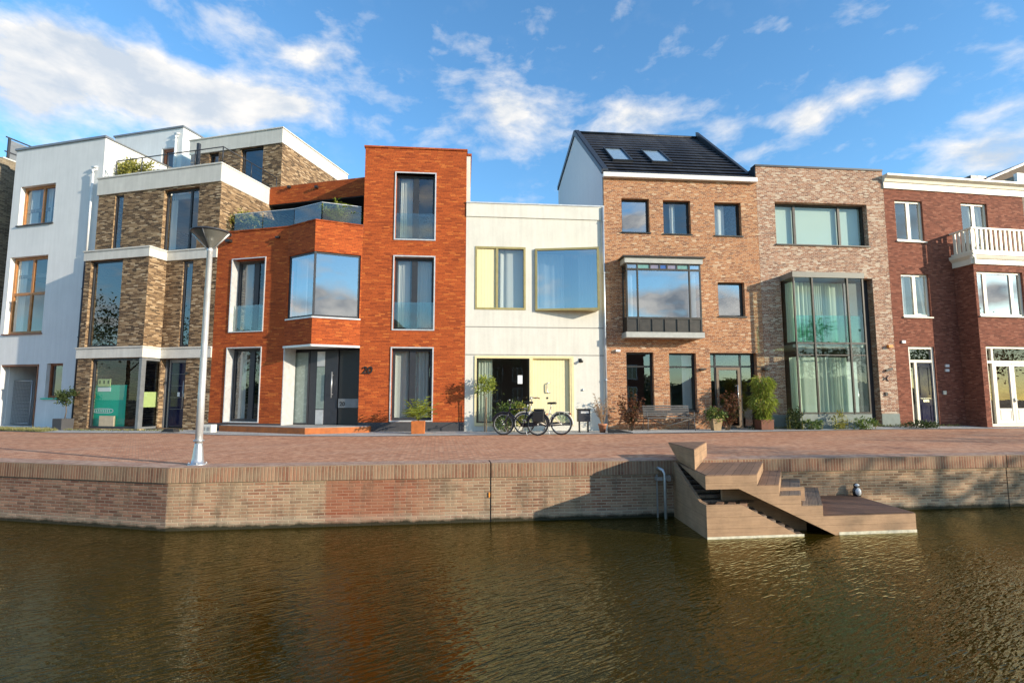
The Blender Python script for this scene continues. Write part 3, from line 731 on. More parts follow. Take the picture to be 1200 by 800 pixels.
# ================================================================== orange brick house with folded bay, number 20
def orange_house():
    fr = F3; U = (fold - c2).length; zp = fr.z(304, 269.5)
    P = thing('orange_brick_house', 'orange red brick house numbered 20 with a pointed corner bay and a tower', 'house', fr)
    FL = Fr(fold, -32); LL = (apex - fold).length; FRr = Fr(apex, 24.5); LR = (tL - apex).length
    zs = FL.z(332, 406.3); zs2 = FRr.z(364.6, 404.5); zs = (zs + zs2) / 2
    ft = FTw; UT = (tR - tL).length; ztop = ft.z(488, 175)
    w1 = fr.rect(271, 309.3, 303.3, 388); w0 = fr.rect(264.6, 304, 407.7, 494)
    mb = MB(fr); mb.wall(.003, U, 0, zp, 0, .3, [w1, w0]); mb.build('wall', M['brick_orange'], P)
    # bay
    zw1 = FRr.z(395, 296.5); zw0 = FRr.z(393, 371.8); ua = FL.u(337, 335); ub = FRr.u(422, 335)
    mb = MB(FL); mb.wall(0, LL, zs, zp, 0, .22, [(ua, LL, zw0, zw1)]); mb.build('bay_wall', M['brick_orange'], P)
    mb = MB(FRr); mb.wall(0, LR - .003, zs, zp, 0, .22, [(0, ub, zw0, zw1)]); mb.build('bay_wall', M['brick_orange'], P)
    tp = Fr((0, 0), 0); J0 = fold + sideL * .62; J1 = tL + dirn(RA + 90) * .12
    mb = MB(WORLD); loop = [fold, apex, tL, J1, J0]; mb.prism([(p.x, p.y) for p in loop], 'z', zs - .03, zs - .002); mb.build('soffit', M['grey_panel'], P)
    # soffit edge trim
    mb = MB(FL); mb.box(-.02, LL, -.03, -.003, zs - .04, zs + .03); mb.build('soffit_trim', M['alu'], P)
    mb = MB(FRr); mb.box(.0, LR - .01, -.03, -.003, zs - .04, zs + .03); mb.build('soffit_trim', M['alu'], P)
    # corner window
    mb = MB(FL); y0, y1 = .05, .12
    mb.box(ua, ua + .07, y0, y1, zw0, zw1); mb.box(ua + .07, LL - .02, y0, y1, zw0, zw0 + .07); mb.box(ua + .07, LL - .02, y0, y1, zw1 - .07, zw1)
    f2 = MB(FRr); f2.box(ub - .07, ub, y0, y1, zw0, zw1); f2.box(.03, ub - .07, y0, y1, zw0, zw0 + .07); f2.box(.03, ub - .07, y0, y1, zw1 - .07, zw1); f2.box(.0, .07, y0 - .03, y1 + .02, zw0, zw1)
    o = mb.build('corner_window', M['dark_metal'], P); f2.build('frame', M['dark_metal'], o)
    mb = MB(FL); y = .07; mb.face([(ua + .03, y, zw0 + .03), (LL + .02, y, zw0 + .03), (LL + .02, y, zw1 - .03), (ua + .03, y, zw1 - .03)]); mb.build('pane', M['glass_mirror'], o)
    mb = MB(FRr); mb.face([(.0, y, zw0 + .03), (ub - .03, y, zw0 + .03), (ub - .03, y, zw1 - .03), (.0, y, zw1 - .03)]); mb.build('pane', M['glass_mirror'], o)
    mb = MB(FL); curtain_mesh(mb, ua + .1, ua + .62, zw0 + .08, zw1 - .08, .32, seed=12); mb.build('curtain', M['curtain'], o)
    for f_, a, b in ((FL, ua - .04, LL), (FRr, 0, ub + .04)):
        mb = MB(f_); mb.box(a, b, -.03, .06, zw0 - .05, zw0 - .003); mb.build('sill', M['alu'], o)
    # windows
    kw = dict(rec=.32, fw=.09, fm='dark_metal', mull=[.56], sur=(.03, .03), mw=.2)
    window(P, fr, w1, cur=[(.1, .36)], gm='glass', seed=21, **kw); window(P, fr, w0, cur=[(.1, .3)], gm='glass', seed=22, **kw)
    t3 = ft.rect(463.8, 509.6, 203.5, 280.3); t2 = ft.rect(461.5, 508.2, 301, 385.8); t1 = ft.rect(458.5, 506.2, 408, 492.5)
    mb = MB(ft); mb.wall(0, UT, 0, ztop, 0, .3, [t1, t2, t3]); shell(mb, 0, UT, 6.5, ztop); mb.box(.3, UT - .3, .3, 6.2, ztop - .4, ztop - .2); mb.build('tower_wall', M['brick_orange'], P)
    kw['mull'] = [.50]; kw['sur'] = (.042, .03); kw['rec'] = .2
    window(P, ft, t3, cur=[(.1, .4)], seed=31, gm='glass', **kw); window(P, ft, t2, cur=[(.05, .38), (.56, .95)], seed=32, gm='glass', **kw); window(P, ft, t1, cur=[(.05, .4), (.56, .9)], seed=33, gm='glass', **kw)
    mb = MB(ft); mb.box(-.04, UT + .03, -.04, .3, ztop + .002, ztop + .06); mb.build('tower_cap', M['brick_orange'], P)
    for t in (t3, t2):                     # glass guards
        mb = MB(ft); mb.box(t[0] + .01, t[1] - .01, .08, .092, t[2] + .02, t[2] + .95); mb.build('glass_guard', M['glass_rail'], P)
    mb = MB(fr); mb.box(w1[0] + .01, w1[1] - .01, .15, .162, w1[2] + .02, w1[2] + .95); mb.build('glass_guard', M['glass_rail'], P)
    zs_ = ft.z(549, 182, 1.0); mb = MB(ft); mb.box(UT + .003, UT + .15, .9, 6.4, F4.z(560, 238), zs_ - .08); mb.build('party_wall', M['warm_white'], P)
    mb = MB(ft); mb.box(UT + .003, UT + .19, .86, 6.4, zs_ - .078, zs_); mb.build('party_cap', M['brick_orange'], P)
    # terrace behind the parapet
    loc = lambda p: (p.x, p.y)
    tb = tL + dirn(RA + 90) * 6.3
    mb = MB(WORLD); mb.prism([loc(fr.pt(.1, .3)), loc(fold + sideL * .3), loc(apex + sideL * .3), loc(tL + dirn(RA + 90) * .3), loc(tb), loc(fr.pt(.1, 7.5))], 'z', zp - .35, zp - .2); mb.build('terrace_floor', M['concrete'], P)
    capo = MB(WORLD)
    def strip(mb, pts, a, b, z0, z1):
        for i in range(len(pts) - 1):
            d = (pts[i + 1] - pts[i]).normalized(); nrm = Vector((-d.y, d.x, 0))
            q = [pts[i] + nrm * a, pts[i + 1] + nrm * a, pts[i + 1] + nrm * b, pts[i] + nrm * b]
            mb.prism([loc(x) for x in q], 'z', z0, z1)
    strip(capo, [c2 + fr.X * .02, fold, apex, tL - FRr.X * .02], -.03, .26, zp + .002, zp + .045); capo.build('parapet_cap', M['brick_orange'], P)
    # band and recessed back wall
    W = 2.54; zb1, zb0 = fr.z(316.5, 220, W), fr.z(316.5, 240, W)
    A = FTw.I @ fr.pt(0, W); B = FTw.I @ fr.pt(1, W); ue = (0 - A.x) / (B.x - A.x)
    mb = MB(fr); mb.box(.02, ue + .12, W, 7.2, zb0, zb1); mb.build('roof_band', M['brick_orange'], P)
    mb = MB(fr); mb.box(.05, ue + .1, W + .04, 7.0, zb0 - .03, zb0 - .002); mb.build('band_soffit', M['dark_metal'], P)
    for x in (340, 372): u_ = fr.u(x, 217, W); mb = MB(fr); mb.box(u_ - .06, u_ + .06, W - .12, W - .003, fr.z(x, 221, W), fr.z(x, 218.5, W)); mb.build('wall_vent', M['black_frame'], P)
    u_ = fr.u(326.5, 278.5); mb = MB(fr); mb.box(u_ - .07, u_ + .07, -.1, -.003, fr.z(326, 279.5), fr.z(326, 277.5)); mb.build('wall_vent', M['black_frame'], P)
    u_ = fr.u(270, 283.5); mb = MB(fr); mb.box(u_ - .09, u_ + .09, -.16, -.003, fr.z(270, 284.5), fr.z(270, 281.5)); mb.build('wall_vent', M['black_frame'], P)
    mb = MB(fr); mb.box(.02, ue + .3, 4.2, 4.3, zp - .2, zb0 - .002); mb.build('terrace_wall', M['dark_metal'], P)
    mb = MB(fr); mb.box(.6, 2.6, 4.15, 4.19, zp - .15, zb0 - .3); mb.box(3.3, ue + .2, 4.15, 4.19, zp - .15, zb0 - .3); mb.build('terrace_glazing', M['glass_dark'], P)
    # glass balustrade
    zt = fr.z(310, 248.3, .25)
    g0 = fr.pt(fr.u(273.5, 262, .25), .25); g1 = fold + sideL * .27 - fr.X * .02; g2 = apex + Vector((.06, .36, 0)); g3 = tL + FRr.Y * .22 - FRr.X * .05
    mb = MB(WORLD); strip(mb, [g0 + (g1 - g0) * .02, g0 + (g1 - g0) * .485], 0, .014, zp + .05, zt); strip(mb, [g0 + (g1 - g0) * .5, g1], 0, .014, zp + .05, zt)
    strip(mb, [g1 + (g2 - g1) * .02, g2 - (g2 - g1) * .02], 0, .014, zp + .05, zt); strip(mb, [g2 + (g3 - g2) * .02, g3], 0, .014, zp + .05, zt)
    mb.build('glass_balustrade', M['glass_rail'], P)
    mb = MB(WORLD); strip(mb, [g0, g1, g2, g3], -.008, .022, zt + .002, zt + .022); mb.build('balustrade_rail', M['alu'], P)
    # entrance recess
    mb = MB(fr); mb.box(U + .003, U + .03, .0, .62, .2, zs - .03); mb.build('entrance_jamb', M['alu'], P)
    d = J1 - J0; FE = Fr(J0, math.degrees(math.atan2(d.y, d.x))); LE = d.length
    mb = MB(FE); mb.box(0, LE, .12, .3, 0, zs - .03); mb.build('entrance_wall', M['dark_metal'], P)
    zd = zs - .10
    x0, x1 = FE.u(337, 450), FE.u(361, 450); mb = MB(FE); frame_bars(mb, (x0, x1, .22, zd), .03, .11, .05); o = mb.build('side_window', M['charcoal'], P)
    mb = MB(FE); mb.box(x0 + .05, x1 - .05, .06, .08, .27, zd - .05); mb.build('pane', M['frosted'], o)
    x2, x3 = x1 + .02, FE.u(394.5, 450); mb = MB(FE); mb.box(x2, x3, .05, .11, .22, zd); dr = mb.build('door', M['charcoal'], P)
    s0, s1 = FE.u(370, 450), FE.u(379, 450); mb = MB(FE); mb.box(s0, s1, .042, .051, .75, zd - .55); mb.build('door_pane', M['frosted'], dr)
    mb = MB(FE); mb.box(s0, s1, .042, .051, .23, .72); mb.build('steel_inlay', M['alu'], dr); mb = MB(FE); mb.box(s0, s1, .042, .051, zd - .53, zd - .02); mb.build('steel_inlay', M['alu'], dr)
    xh_ = FE.u(389.3, 450); mb = MB(FE); zh0, zh1 = FE.z(389, 466), FE.z(389, 435.5); mb.tube([(xh_, -.04, zh0), (xh_, -.04, zh1)], .022)
    for z in (zh0 + .12, zh1 - .12): mb.tube([(xh_, -.04, z), (xh_, .05, z)], .014)
    mb.build('handle', M['steel'], dr)
    x4, x5 = FE.u(396.5, 450), LE - .02; mb = MB(FE); zl1, zl0 = FE.z(407, 467), FE.z(407, 477.5)
    mb.box(x4, x5, .05, .11, zl1 + .003, zd); mb.box(x4, x5, .05, .11, .22, zl0 - .003); mb.build('side_panel', M['black_frame'], P)
    mb = MB(FE); mb.box(x4, x5, .02, .11, zl0, zl1); lp = mb.build('letter_plate', M['mid_metal'], P)
    lettering(lp, FE, '20', x4 + .16, zl0 + .06, .018, .2, 'black_frame', .004)
    lettering(P, ft, '20', ft.u(430, 433.6), ft.z(430, 437.6), -.02, .34, 'black_frame', .018, .18)
    # plinths
    mb = MB(ft); mb.box(.0, UT, -.02, -.002, 0, t1[2] - .06); mb.build('plinth', M['dark_plinth'], P)
    mb = MB(fr); mb.box(.003, U, -.02, -.002, 0, w0[2] - .05); mb.build('plinth', M['dark_plinth'], P)
    mb = MB(fr)
    for z in (3.0, 6.1): mb.box(.31, U + .8, .32, 6, z - .15, z)
    mb.box(.31, U + .8, 4, 4.1, 0.02, zp - .4); mb.build('interior', M['interior'], P)
    mb = MB(ft)
    for z in (3.05, 6.3): mb.box(.31, UT - .31, .32, 6, z - .15, z)
    mb.box(.31, UT - .31, 4, 4.1, .02, ztop - .5); mb.build('interior', M['interior'], P)
    # rusty step
    b, c, d_ = grd(256.6, 505.2), grd(357, 509), grd(431.5, 507)
    a = fr.pt((fr.I @ b).x, -.022); e = ft.pt((ft.I @ d_).x, -.022)
    poly = [a, b, c, d_, e, tL - ft.Y * .022, J1 - ft.X * .01, J0 + fr.X * .04, fold + fr.X * .04 - fr.Y * .022]
    mb = MB(WORLD); mb.prism([loc(p) for p in poly], 'z', 0.0, .195); st = mb.build('entrance_step', M['corten'], P)
    mb = MB(WORLD); cen = sum(poly, Vector()) / len(poly); mb.prism([loc(cen + (p - cen) * .985) for p in poly], 'z', .1955, .212); mb.build('step_top', M['concrete'], st)
    return P, zp, t1
H3, ZP3, T13 = orange_house()

# ================================================================== white house with cream door
def white_mid_house():
    fr = F4; U = (pA - tR).length; zt = fr.z(627, 240.8)
    P = thing('concrete_house', 'two storey off-white house with a cream door and a wedge shaped gold window box', 'house', fr)
    r1 = fr.rect(556.8, 616, 289.2, 362.8); rb = fr.rect(630, 699, 293, 361); rg = fr.rect(556, 672.5, 417.2, 498.6)
    mb = MB(fr); mb.wall(.003, U - .003, 0, zt, 0, .3, [r1, rb, rg]); shell(mb, .003, U - .003, 9, zt); mb.box(.3, U - .3, .3, 8.7, zt - .5, zt - .3); mb.build('wall', M['warm_white'], P)
    mb = MB(fr); zl = fr.z(627, 256); mb.box(.003, U - .003, -.035, -.002, zl, zt); mb.build('parapet_panel', M['warm_white'], P)
    mb = MB(fr); mb.box(.0, U, -.06, .3, zt + .002, zt + .05); mb.build('parapet_cap', M['alu'], P)
    mb = MB(fr)
    for y in (383.5, 415.8): z = fr.z(630, y); mb.box(.01, U - .01, -.004, -.001, z - .02, z + .012)
    mb.build('panel_joint', M['joint'], P)
    # upper window with closed shutter panel
    um = fr.u(582.5, 325)
    mb = MB(fr); frame_bars(mb, r1, -.02, .12, .07); mb.box(um - .04, um + .04, -.018, .118, r1[2] + .07, r1[3] - .07); o = mb.build('window', M['olive'], P)
    mb = MB(fr); mb.box(r1[0] + .07, um - .04, .03, .07, r1[2] + .07, r1[3] - .07); mb.build('shutter', M['cream'], o)
    mb = MB(fr); mb.face([(um + .03, .06, r1[2] + .05), (r1[1] - .05, .06, r1[2] + .05), (r1[1] - .05, .06, r1[3] - .05), (um + .03, .06, r1[3] - .05)]); mb.build('pane', M['glass'], o)
    mb = MB(fr); curtain_mesh(mb, um + .06, r1[1] - .08, r1[2] + .08, r1[3] - .05, .22, seed=41); mb.build('curtain', M['curtain'], o)
    # wedge window box
    wl, wr = -.07, -.52; uL = fr.u(627.2, 326, wl); uR = fr.u(702.4, 326, wr); z0 = fr.z(665, 363.3, -.3); z1 = fr.z(665, 290.2, -.3)
    t = .07
    pl = [(uL, .05), (uL, wl), (uR, wr), (uR, .05)]
    mb = MB(fr); mb.prism(pl, 'z', z0, z0 + t); mb.prism(pl, 'z', z1 - t, z1)
    wm = lambda u: wl + (wr - wl) * (u - uL) / (uR - uL)
    mb.prism([(uL, .05), (uL, wl), (uL + t, wm(uL + t)), (uL + t, .05)], 'z', z0 + t, z1 - t); mb.prism([(uR - t, .05), (uR - t, wm(uR - t)), (uR, wr), (uR, .05)], 'z', z0 + t, z1 - t)
    o = mb.build('window_box', M['olive'], P)
    mb = MB(fr); ua, ub = uL + t * .5, uR - t * .5; mb.face([(ua, wm(ua) + .05, z0 + t * .5), (ub, wm(ub) + .05, z0 + t * .5), (ub, wm(ub) + .05, z1 - t * .5), (ua, wm(ua) + .05, z1 - t * .5)]); mb.build('pane', M['glass_mirror'], o)
    mb = MB(fr); curtain_mesh(mb, uL + .15, uL + 1.1, z0 + .1, z1 - .08, .35, seed=43); curtain_mesh(mb, uR - .6, uR - .1, z0 + .1, z1 - .08, .2, seed=44); mb.build('curtain', M['curtain'], o)
    # ground floor opening
    ud = fr.u(622.5, 458); zsill = fr.z(590, 495.5)
    mb = MB(fr); mb.box(rg[0], rg[1], -.03, .2, rg[3] - .08, rg[3]); mb.box(rg[0], rg[0] + .07, -.03, .2, rg[2], rg[3] - .08); mb.box(rg[1] - .09, rg[1], -.03, .2, rg[2], rg[3] - .08)
    mb.box(ud - .06, ud + .06, -.028, .2, rg[2], rg[3] - .08); mb.box(rg[0] + .07, ud - .06, -.03, .2, rg[2], rg[2] + .1); mb.build('entrance_frame', M['cream_flat'], P)
    gw = (rg[0] + .072, ud - .062, rg[2] + .102, rg[3] - .082)
    window(P, fr, gw, rec=.06, fw=.03, fm='black_frame', gm='glass', cur=[(.03, .30)], cm='curtain_green', seed=45)
    d0, d1 = ud + .062, rg[1] - .092; dz0 = fr.z(650, 495.3)
    mb = MB(fr); mb.box(d0, d1, .08, .14, dz0, rg[3] - .082); dr = mb.build('door', M['cream'], P)
    mb = MB(fr); mb.box(d1 - .05, d1 + .003, -.02, .075, dz0, rg[3] - .083); mb.build('door_reveal', M['cream_flat'], P)
    mb = MB(fr); mb.box(d0, d1, .02, .3, fr.z(650, 499), dz0 - .003); mb.build('door_threshold', M['dark_metal'], P)
    a, b = fr.u(641, 455, .03), fr.u(645.5, 455, .03); za, zb = fr.z(643, 460, .03), fr.z(643, 448, .03)
    mb = MB(fr); mb.tube([(b, .08, zb), (a + .03, .03, zb - .02), (a, .03, zb - .06), (a, .03, za + .05), (a + .03, .03, za + .01), (b, .08, za)], .018); mb.build('handle', M['steel'], dr)
    mb = MB(fr); mb.tube([(a + .02, .08, za - .18), (a + .02, .065, za - .18)], .035, 12); mb.build('lock', M['black_frame'], dr)
    n = fr.rect(607, 612.5, 439.5, 449.5); mb = MB(fr); mb.box(n[0], n[1], .08, .088, n[2], n[3]); mb.build('notice', M['paper'], P)
    u_ = fr.u(680, 423); z_ = fr.z(680, 423); mb = MB(fr); mb.box(u_ - .05, u_ + .05, -.02, -.002, z_ - .05, z_ + .09); mb.tube([(u_, -.02, z_ + .02), (u_ + .03, -.14, z_ - .02)], [.03, .05]); mb.build('wall_lamp', M['black_frame'], P)
    u_ = fr.u(683, 456.7); z_ = fr.z(683, 456.7); mb = MB(fr); mb.tube([(u_, 0, z_), (u_, -.03, z_)], .04, 12); mb.build('doorbell', M['steel'], P)
    downpipe(P, fr, U - .06, -.07, .25, zt - .02, .045, 'pipe_zinc')
    interior(P, fr, 0, U, 8.5, [3.6, zt - .35])
H4 = white_mid_house()

# ================================================================== tan brick house with black pitched roof
def tan_house():
    fr = FA; U = (pB - pA).length; zE = fr.z(793, 207.5)
    P = thing('pitched_roof_house', 'tan orange brick house with a black tiled pitched roof and a framed oriel window', 'house', fr)
    W = lambda *a: fr.rect(*a)
    t = [W(728.5, 761, 232.7, 272), W(777.3, 809.3, 235, 274), W(837.5, 868.7, 237.3, 276)]
    sw = W(841.8, 873, 330.8, 370.5); g1 = W(734.5, 766.5, 412.7, 481.5); g2 = W(784.8, 816.5, 413.5, 481); dr = W(833.5, 888.5, 413.5, 499); dr = (dr[0], dr[1], .03, dr[3])
    ob = W(737, 815, 310, 386)
    mb = MB(fr); mb.wall(.003, U - .003, 0, zE, 0, .3, t + [sw, g1, g2, dr, ob]); shell(mb, .003, U - .003, 9.6, zE, right=True); mb.build('wall', M['brick_tan'], P)
    # gable wall and roof
    wr, zr = uplane(fr, 0, 674.5, 156.5); wb, zb = uplane(fr, 0, 655, 221)
    zr = zr; print('ridge', wr, zr, 'back', wb, zb, 'eave', zE)
    gp_ = [(.06, zE - 1.3), (.06, zE), (wr, zr - .06), (wb, zb - .06), (wb, zE - 2.0)]
    mb = MB(fr); mb.prism(gp_, 'x', -.03, .0); mb.build('gable_cladding', M['gable'], P)
    rows = 15; mb = MB(fr); prof = []
    for i in range(rows):
        f0, f1 = i / rows, (i + 1) / rows; p0 = (wr * f0 - .08 * (1 - f0), zE + .05 + (zr - zE - .05) * f0); p1 = (wr * f1, zE + .05 + (zr - zE - .05) * f1)
        prof += [(p0[0], p0[1] + .034), (p1[0], p1[1] + .012)]
    prof += [(wr + .1, zr), (wb, zb), (wb, zb - .3), (wr, zr - .35), (.1, zE - .1)]
    mb.prism(prof, 'x', .0, U - .10); roof = mb.build('roof', M['roof_tile'], P)
    mb = MB(fr); L = [(-.1, zE - .02), (-.1, zE + .16), (wr, zr + .14), (wb, zb + .1), (wb, zb - .1), (wr, zr - .1), ]
    mb.prism(L, 'x', -.09, -.031); mb.prism([(p[0], p[1] + .03) for p in L], 'x', -.09, .1) if False else None
    mb.prism([(-.1, zE + .1), (wr, zr + .1), (wb, zb + .06), (wb, zb + .14), (wr, zr + .17), (-.1, zE + .18)], 'x', -.031, .16)
    mb.build('verge', M['dark_metal'], P)
    mb = MB(fr); mb.prism([(.05, zE + .05), (wr, zr + .0), (wr, zr + .32), (.5, zE + .55)], 'x', U - .14, U - .01); mb.build('verge', M['dark_metal'], P)
    mb = MB(fr); mb.tube([(-.02, wr, zr + .05), (U - .12, wr, zr + .05)], .07, 8); mb.build('ridge', M['roof_tile'], P)
    mb = MB(fr); mb.box(-.03, U - .02, -.16, -.003, zE - .13, zE + .03); mb.build('gutter', M['paint_white'], P)
    # skylights
    sl = (zr - zE - .05) / wr
    def roofpt(x, y):
        r = ray(x, y); c = fr.I @ Vector((0, 0, HC)); d = (fr.M.to_3x3().inverted()) @ r
        k = (zE + .05 + sl * c.y - c.z) / (d.z - sl * d.y); return c + d * k
    for q in (((707, 175.5), (729.5, 177), (740, 191), (717, 190.3)), ((751, 178), (774, 179.2), (785.5, 193), (762.5, 192.2))):
        pp = [roofpt(*a) for a in q]; u0 = (pp[0].x + pp[3].x) / 2; u1 = (pp[1].x + pp[2].x) / 2; wa = (pp[2].y + pp[3].y) / 2; wbk = (pp[0].y + pp[1].y) / 2
        n = Vector((0, -sl, 1)).normalized(); rp = lambda u, w, h: Vector((u, w, zE + .05 + sl * w)) + n * h
        mb = MB(fr)
        def slab(a, b, c, d, h0, h1):
            lo = [rp(a, c, h0), rp(b, c, h0), rp(b, d, h0), rp(a, d, h0)]; hi = [rp(a, c, h1), rp(b, c, h1), rp(b, d, h1), rp(a, d, h1)]
            mb.face(hi); 
            for i in range(4): mb.face([lo[i], lo[(i + 1) % 4], hi[(i + 1) % 4], hi[i]])
        e = .045; slab(u0, u0 + e, wa, wbk, 0, .12); slab(u1 - e, u1 + .02, wa, wbk, 0, .12); slab(u0 + e, u1 - e, wa, wa + e, 0, .118); slab(u0 + e, u1 - e, wbk - e, wbk, 0, .13)
        o = mb.build('skylight', M['dark_metal'], P)
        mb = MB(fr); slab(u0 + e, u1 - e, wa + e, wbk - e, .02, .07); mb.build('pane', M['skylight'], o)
    # windows
    kw = dict(rec=.16, fw=.06, fm='black_frame', sill=.04)
    window(P, fr, t[0], gm='glass_mirror', **kw); window(P, fr, t[1], gm='glass', cur=[(.35, .55)], seed=51, **kw); window(P, fr, t[2], gm='glass', cur=[(.05, .5)], seed=52, **kw)
    window(P, fr, sw, gm='glass_mirror', **kw)
    window(P, fr, g1, gm='glass_dark', trans=[.76], mull=[], **kw); window(P, fr, g2, gm='glass', trans=[.76], cur=[(.6, .95)], seed=53, **kw)
    # oriel
    OP = -.505; u0, u1 = fr.u(734.2, 345, OP), fr.u(822, 345, OP); zb0 = fr.z(778, 388.5, OP); zt1 = fr.z(778, 309, OP); zm0 = fr.z(778, 372.6, OP); zm1 = fr.z(778, 316, OP)
    mb = MB(fr); b = .05
    for u in (u0, u1 - b): mb.box(u, u + b, OP, OP + b, zb0, zt1)
    for u in (u0, u1 - b): mb.box(u, u + b, -.05, -.003, zb0, zt1)
    ms = [u0 + (u1 - u0) * f for f in (.15, .845)]
    for u in ms: mb.box(u - b / 2, u + b / 2, OP - .01, OP + b, zb0, zt1)
    for z in (zm0, zm1):
        mb.box(u0 + b, u1 - b, OP - .004, OP + b, z - .035, z + .035)
        for u in (u0, u1 - b): mb.box(u + .002, u + b - .002, OP + b, -.05, z - .03, z + .03)
    mb.box(u0 + b, u1 - b, OP + .004, OP + b, zt1 - .05, zt1)
    for f in (.32, .45, .55, .68): u = u0 + (u1 - u0) * f; mb.box(u - .022, u + .022, OP - .003, OP + b, zm1, zt1)
    o = mb.build('oriel', M['bronze_frame'], P)
    mb = MB(fr); mb.box(u0 + .01, u1 - .01, OP + .02, OP + .04, zb0, zm0)
    for u in (u0 + .01, u1 - .03): mb.box(u, u + .02, OP + .05, -.01, zb0, zm0)
    for k in range(1, 6):
        u = u0 + (u1 - u0) * k / 6; mb.box(u - .012, u + .012, OP - .012, OP + .02, zb0, zm0 - .035)
    mb.build('apron_panel', M['bronze_frame'], o)
    mb = MB(fr); y = OP + .025; mb.face([(u0 + .02, y, zm0), (u1 - .02, y, zm0), (u1 - .02, y, zm1), (u0 + .02, y, zm1)])
    for u in (u0 + .025, u1 - .025): mb.face([(u, OP + .03, zm0), (u, -.01, zm0), (u, -.01, zt1), (u, OP + .03, zt1)])
    mb.build('pane', M['glass_mirror'], o)
    cs = [u0] + [u0 + (u1 - u0) * f for f in (.15, .32, .45, .55, .68, .845)] + [u1]
    for k, mm in enumerate(('glass_mirror', 'teal', 'mauve_light', 'blue_light', 'mauve_light', 'teal', 'glass_mirror')):
        mb = MB(fr); mb.box(cs[k] + .02, cs[k + 1] - .02, OP + .018, OP + .03, zm1 + .03, zt1 - .04); mb.build('coloured_light', M[mm], o)
    for (za, zb_, ov, ov2) in ((zt1 + .002, zt1 + .20, .06, .13), (zb0 - .21, zb0 - .02, .05, .05)):
        mb = MB(fr); mb.box(u0 - ov, u1 + ov, OP - ov, -.003, za, zb_); mb.build('cornice', M['grey_cornice'], o)
    mb = MB(fr); mb.box(u0 - .14, u1 + .14, OP - .14, -.003, zt1 + .203, zt1 + .25); mb.box(u0 - .05, u1 + .05, OP - .06, -.003, zb0 - .018, zb0 - .001); mb.build('cornice_lead', M['bronze_frame'], o)
    mb = MB(fr); mb.box(u0 + .05, u1 - .05, OP + .06, .4, zm0 - .1, zm0 - .04); mb.box(u0 + .02, u1 - .02, OP + .05, .0, zt1 - .03, zt1 + .001); mb.build('window_board', M['interior'], o)
    mb = MB(fr); curtain_mesh(mb, u0 + .06, u0 + .3, zm0, zm1, OP + .25, seed=55); curtain_mesh(mb, u1 - .4, u1 - .1, zm0, zm1, OP + .25, seed=56); mb.build('curtain', M['curtain'], o)
    # glazed entrance
    zt_ = fr.z(860, 429); fU = lambda f: dr[0] + (dr[1] - dr[0]) * f
    mb = MB(fr); frame_bars(mb, dr, .20, .27, .06, mull=[.155, .70], trans=[]); mb.box(dr[0] + .06, dr[1] - .06, .205, .265, zt_ - .03, zt_ + .03); o = mb.build('entrance_screen', M['black_frame'], P)
    mb = MB(fr); y = .235; mb.face([(dr[0] + .03, y, .06), (dr[1] - .03, y, .06), (dr[1] - .03, y, dr[3] - .03), (dr[0] + .03, y, dr[3] - .03)]); mb.build('pane', M['glass_dark'], o)
    mb = MB(fr); a, b_ = fU(.17), fU(.68); frame_bars(mb, (a, b_, .05, zt_ - .035), .185, .24, .09); d_ = mb.build('door', M['door_wood'], P)
    mb = MB(fr); mb.tube([(b_ - .12, .15, .8), (b_ - .12, .15, 1.6)], .018); mb.build('handle', M['steel'], d_)
    mb = MB(fr); u_ = fr.u(724, 411); z_ = fr.z(724, 411); mb.box(u_ - .09, u_ + .07, -.1, -.002, z_ - .04, z_ + .04); mb.build('wall_lamp', M['paint_white'], P)
    for x in (822.5, 896):
        u_ = fr.u(x, 432.5); z_ = fr.z(x, 432.5); mb = MB(fr); mb.box(u_ - .12, u_ + .1, -.16, -.002, z_ - .03, z_ + .02); mb.build('wall_lamp', M['black_frame'], P)
    interior(P, fr, 0, U, 9.3, [3.0, 6.1, zE - .02])
    return zE
ZE5 = tan_house()

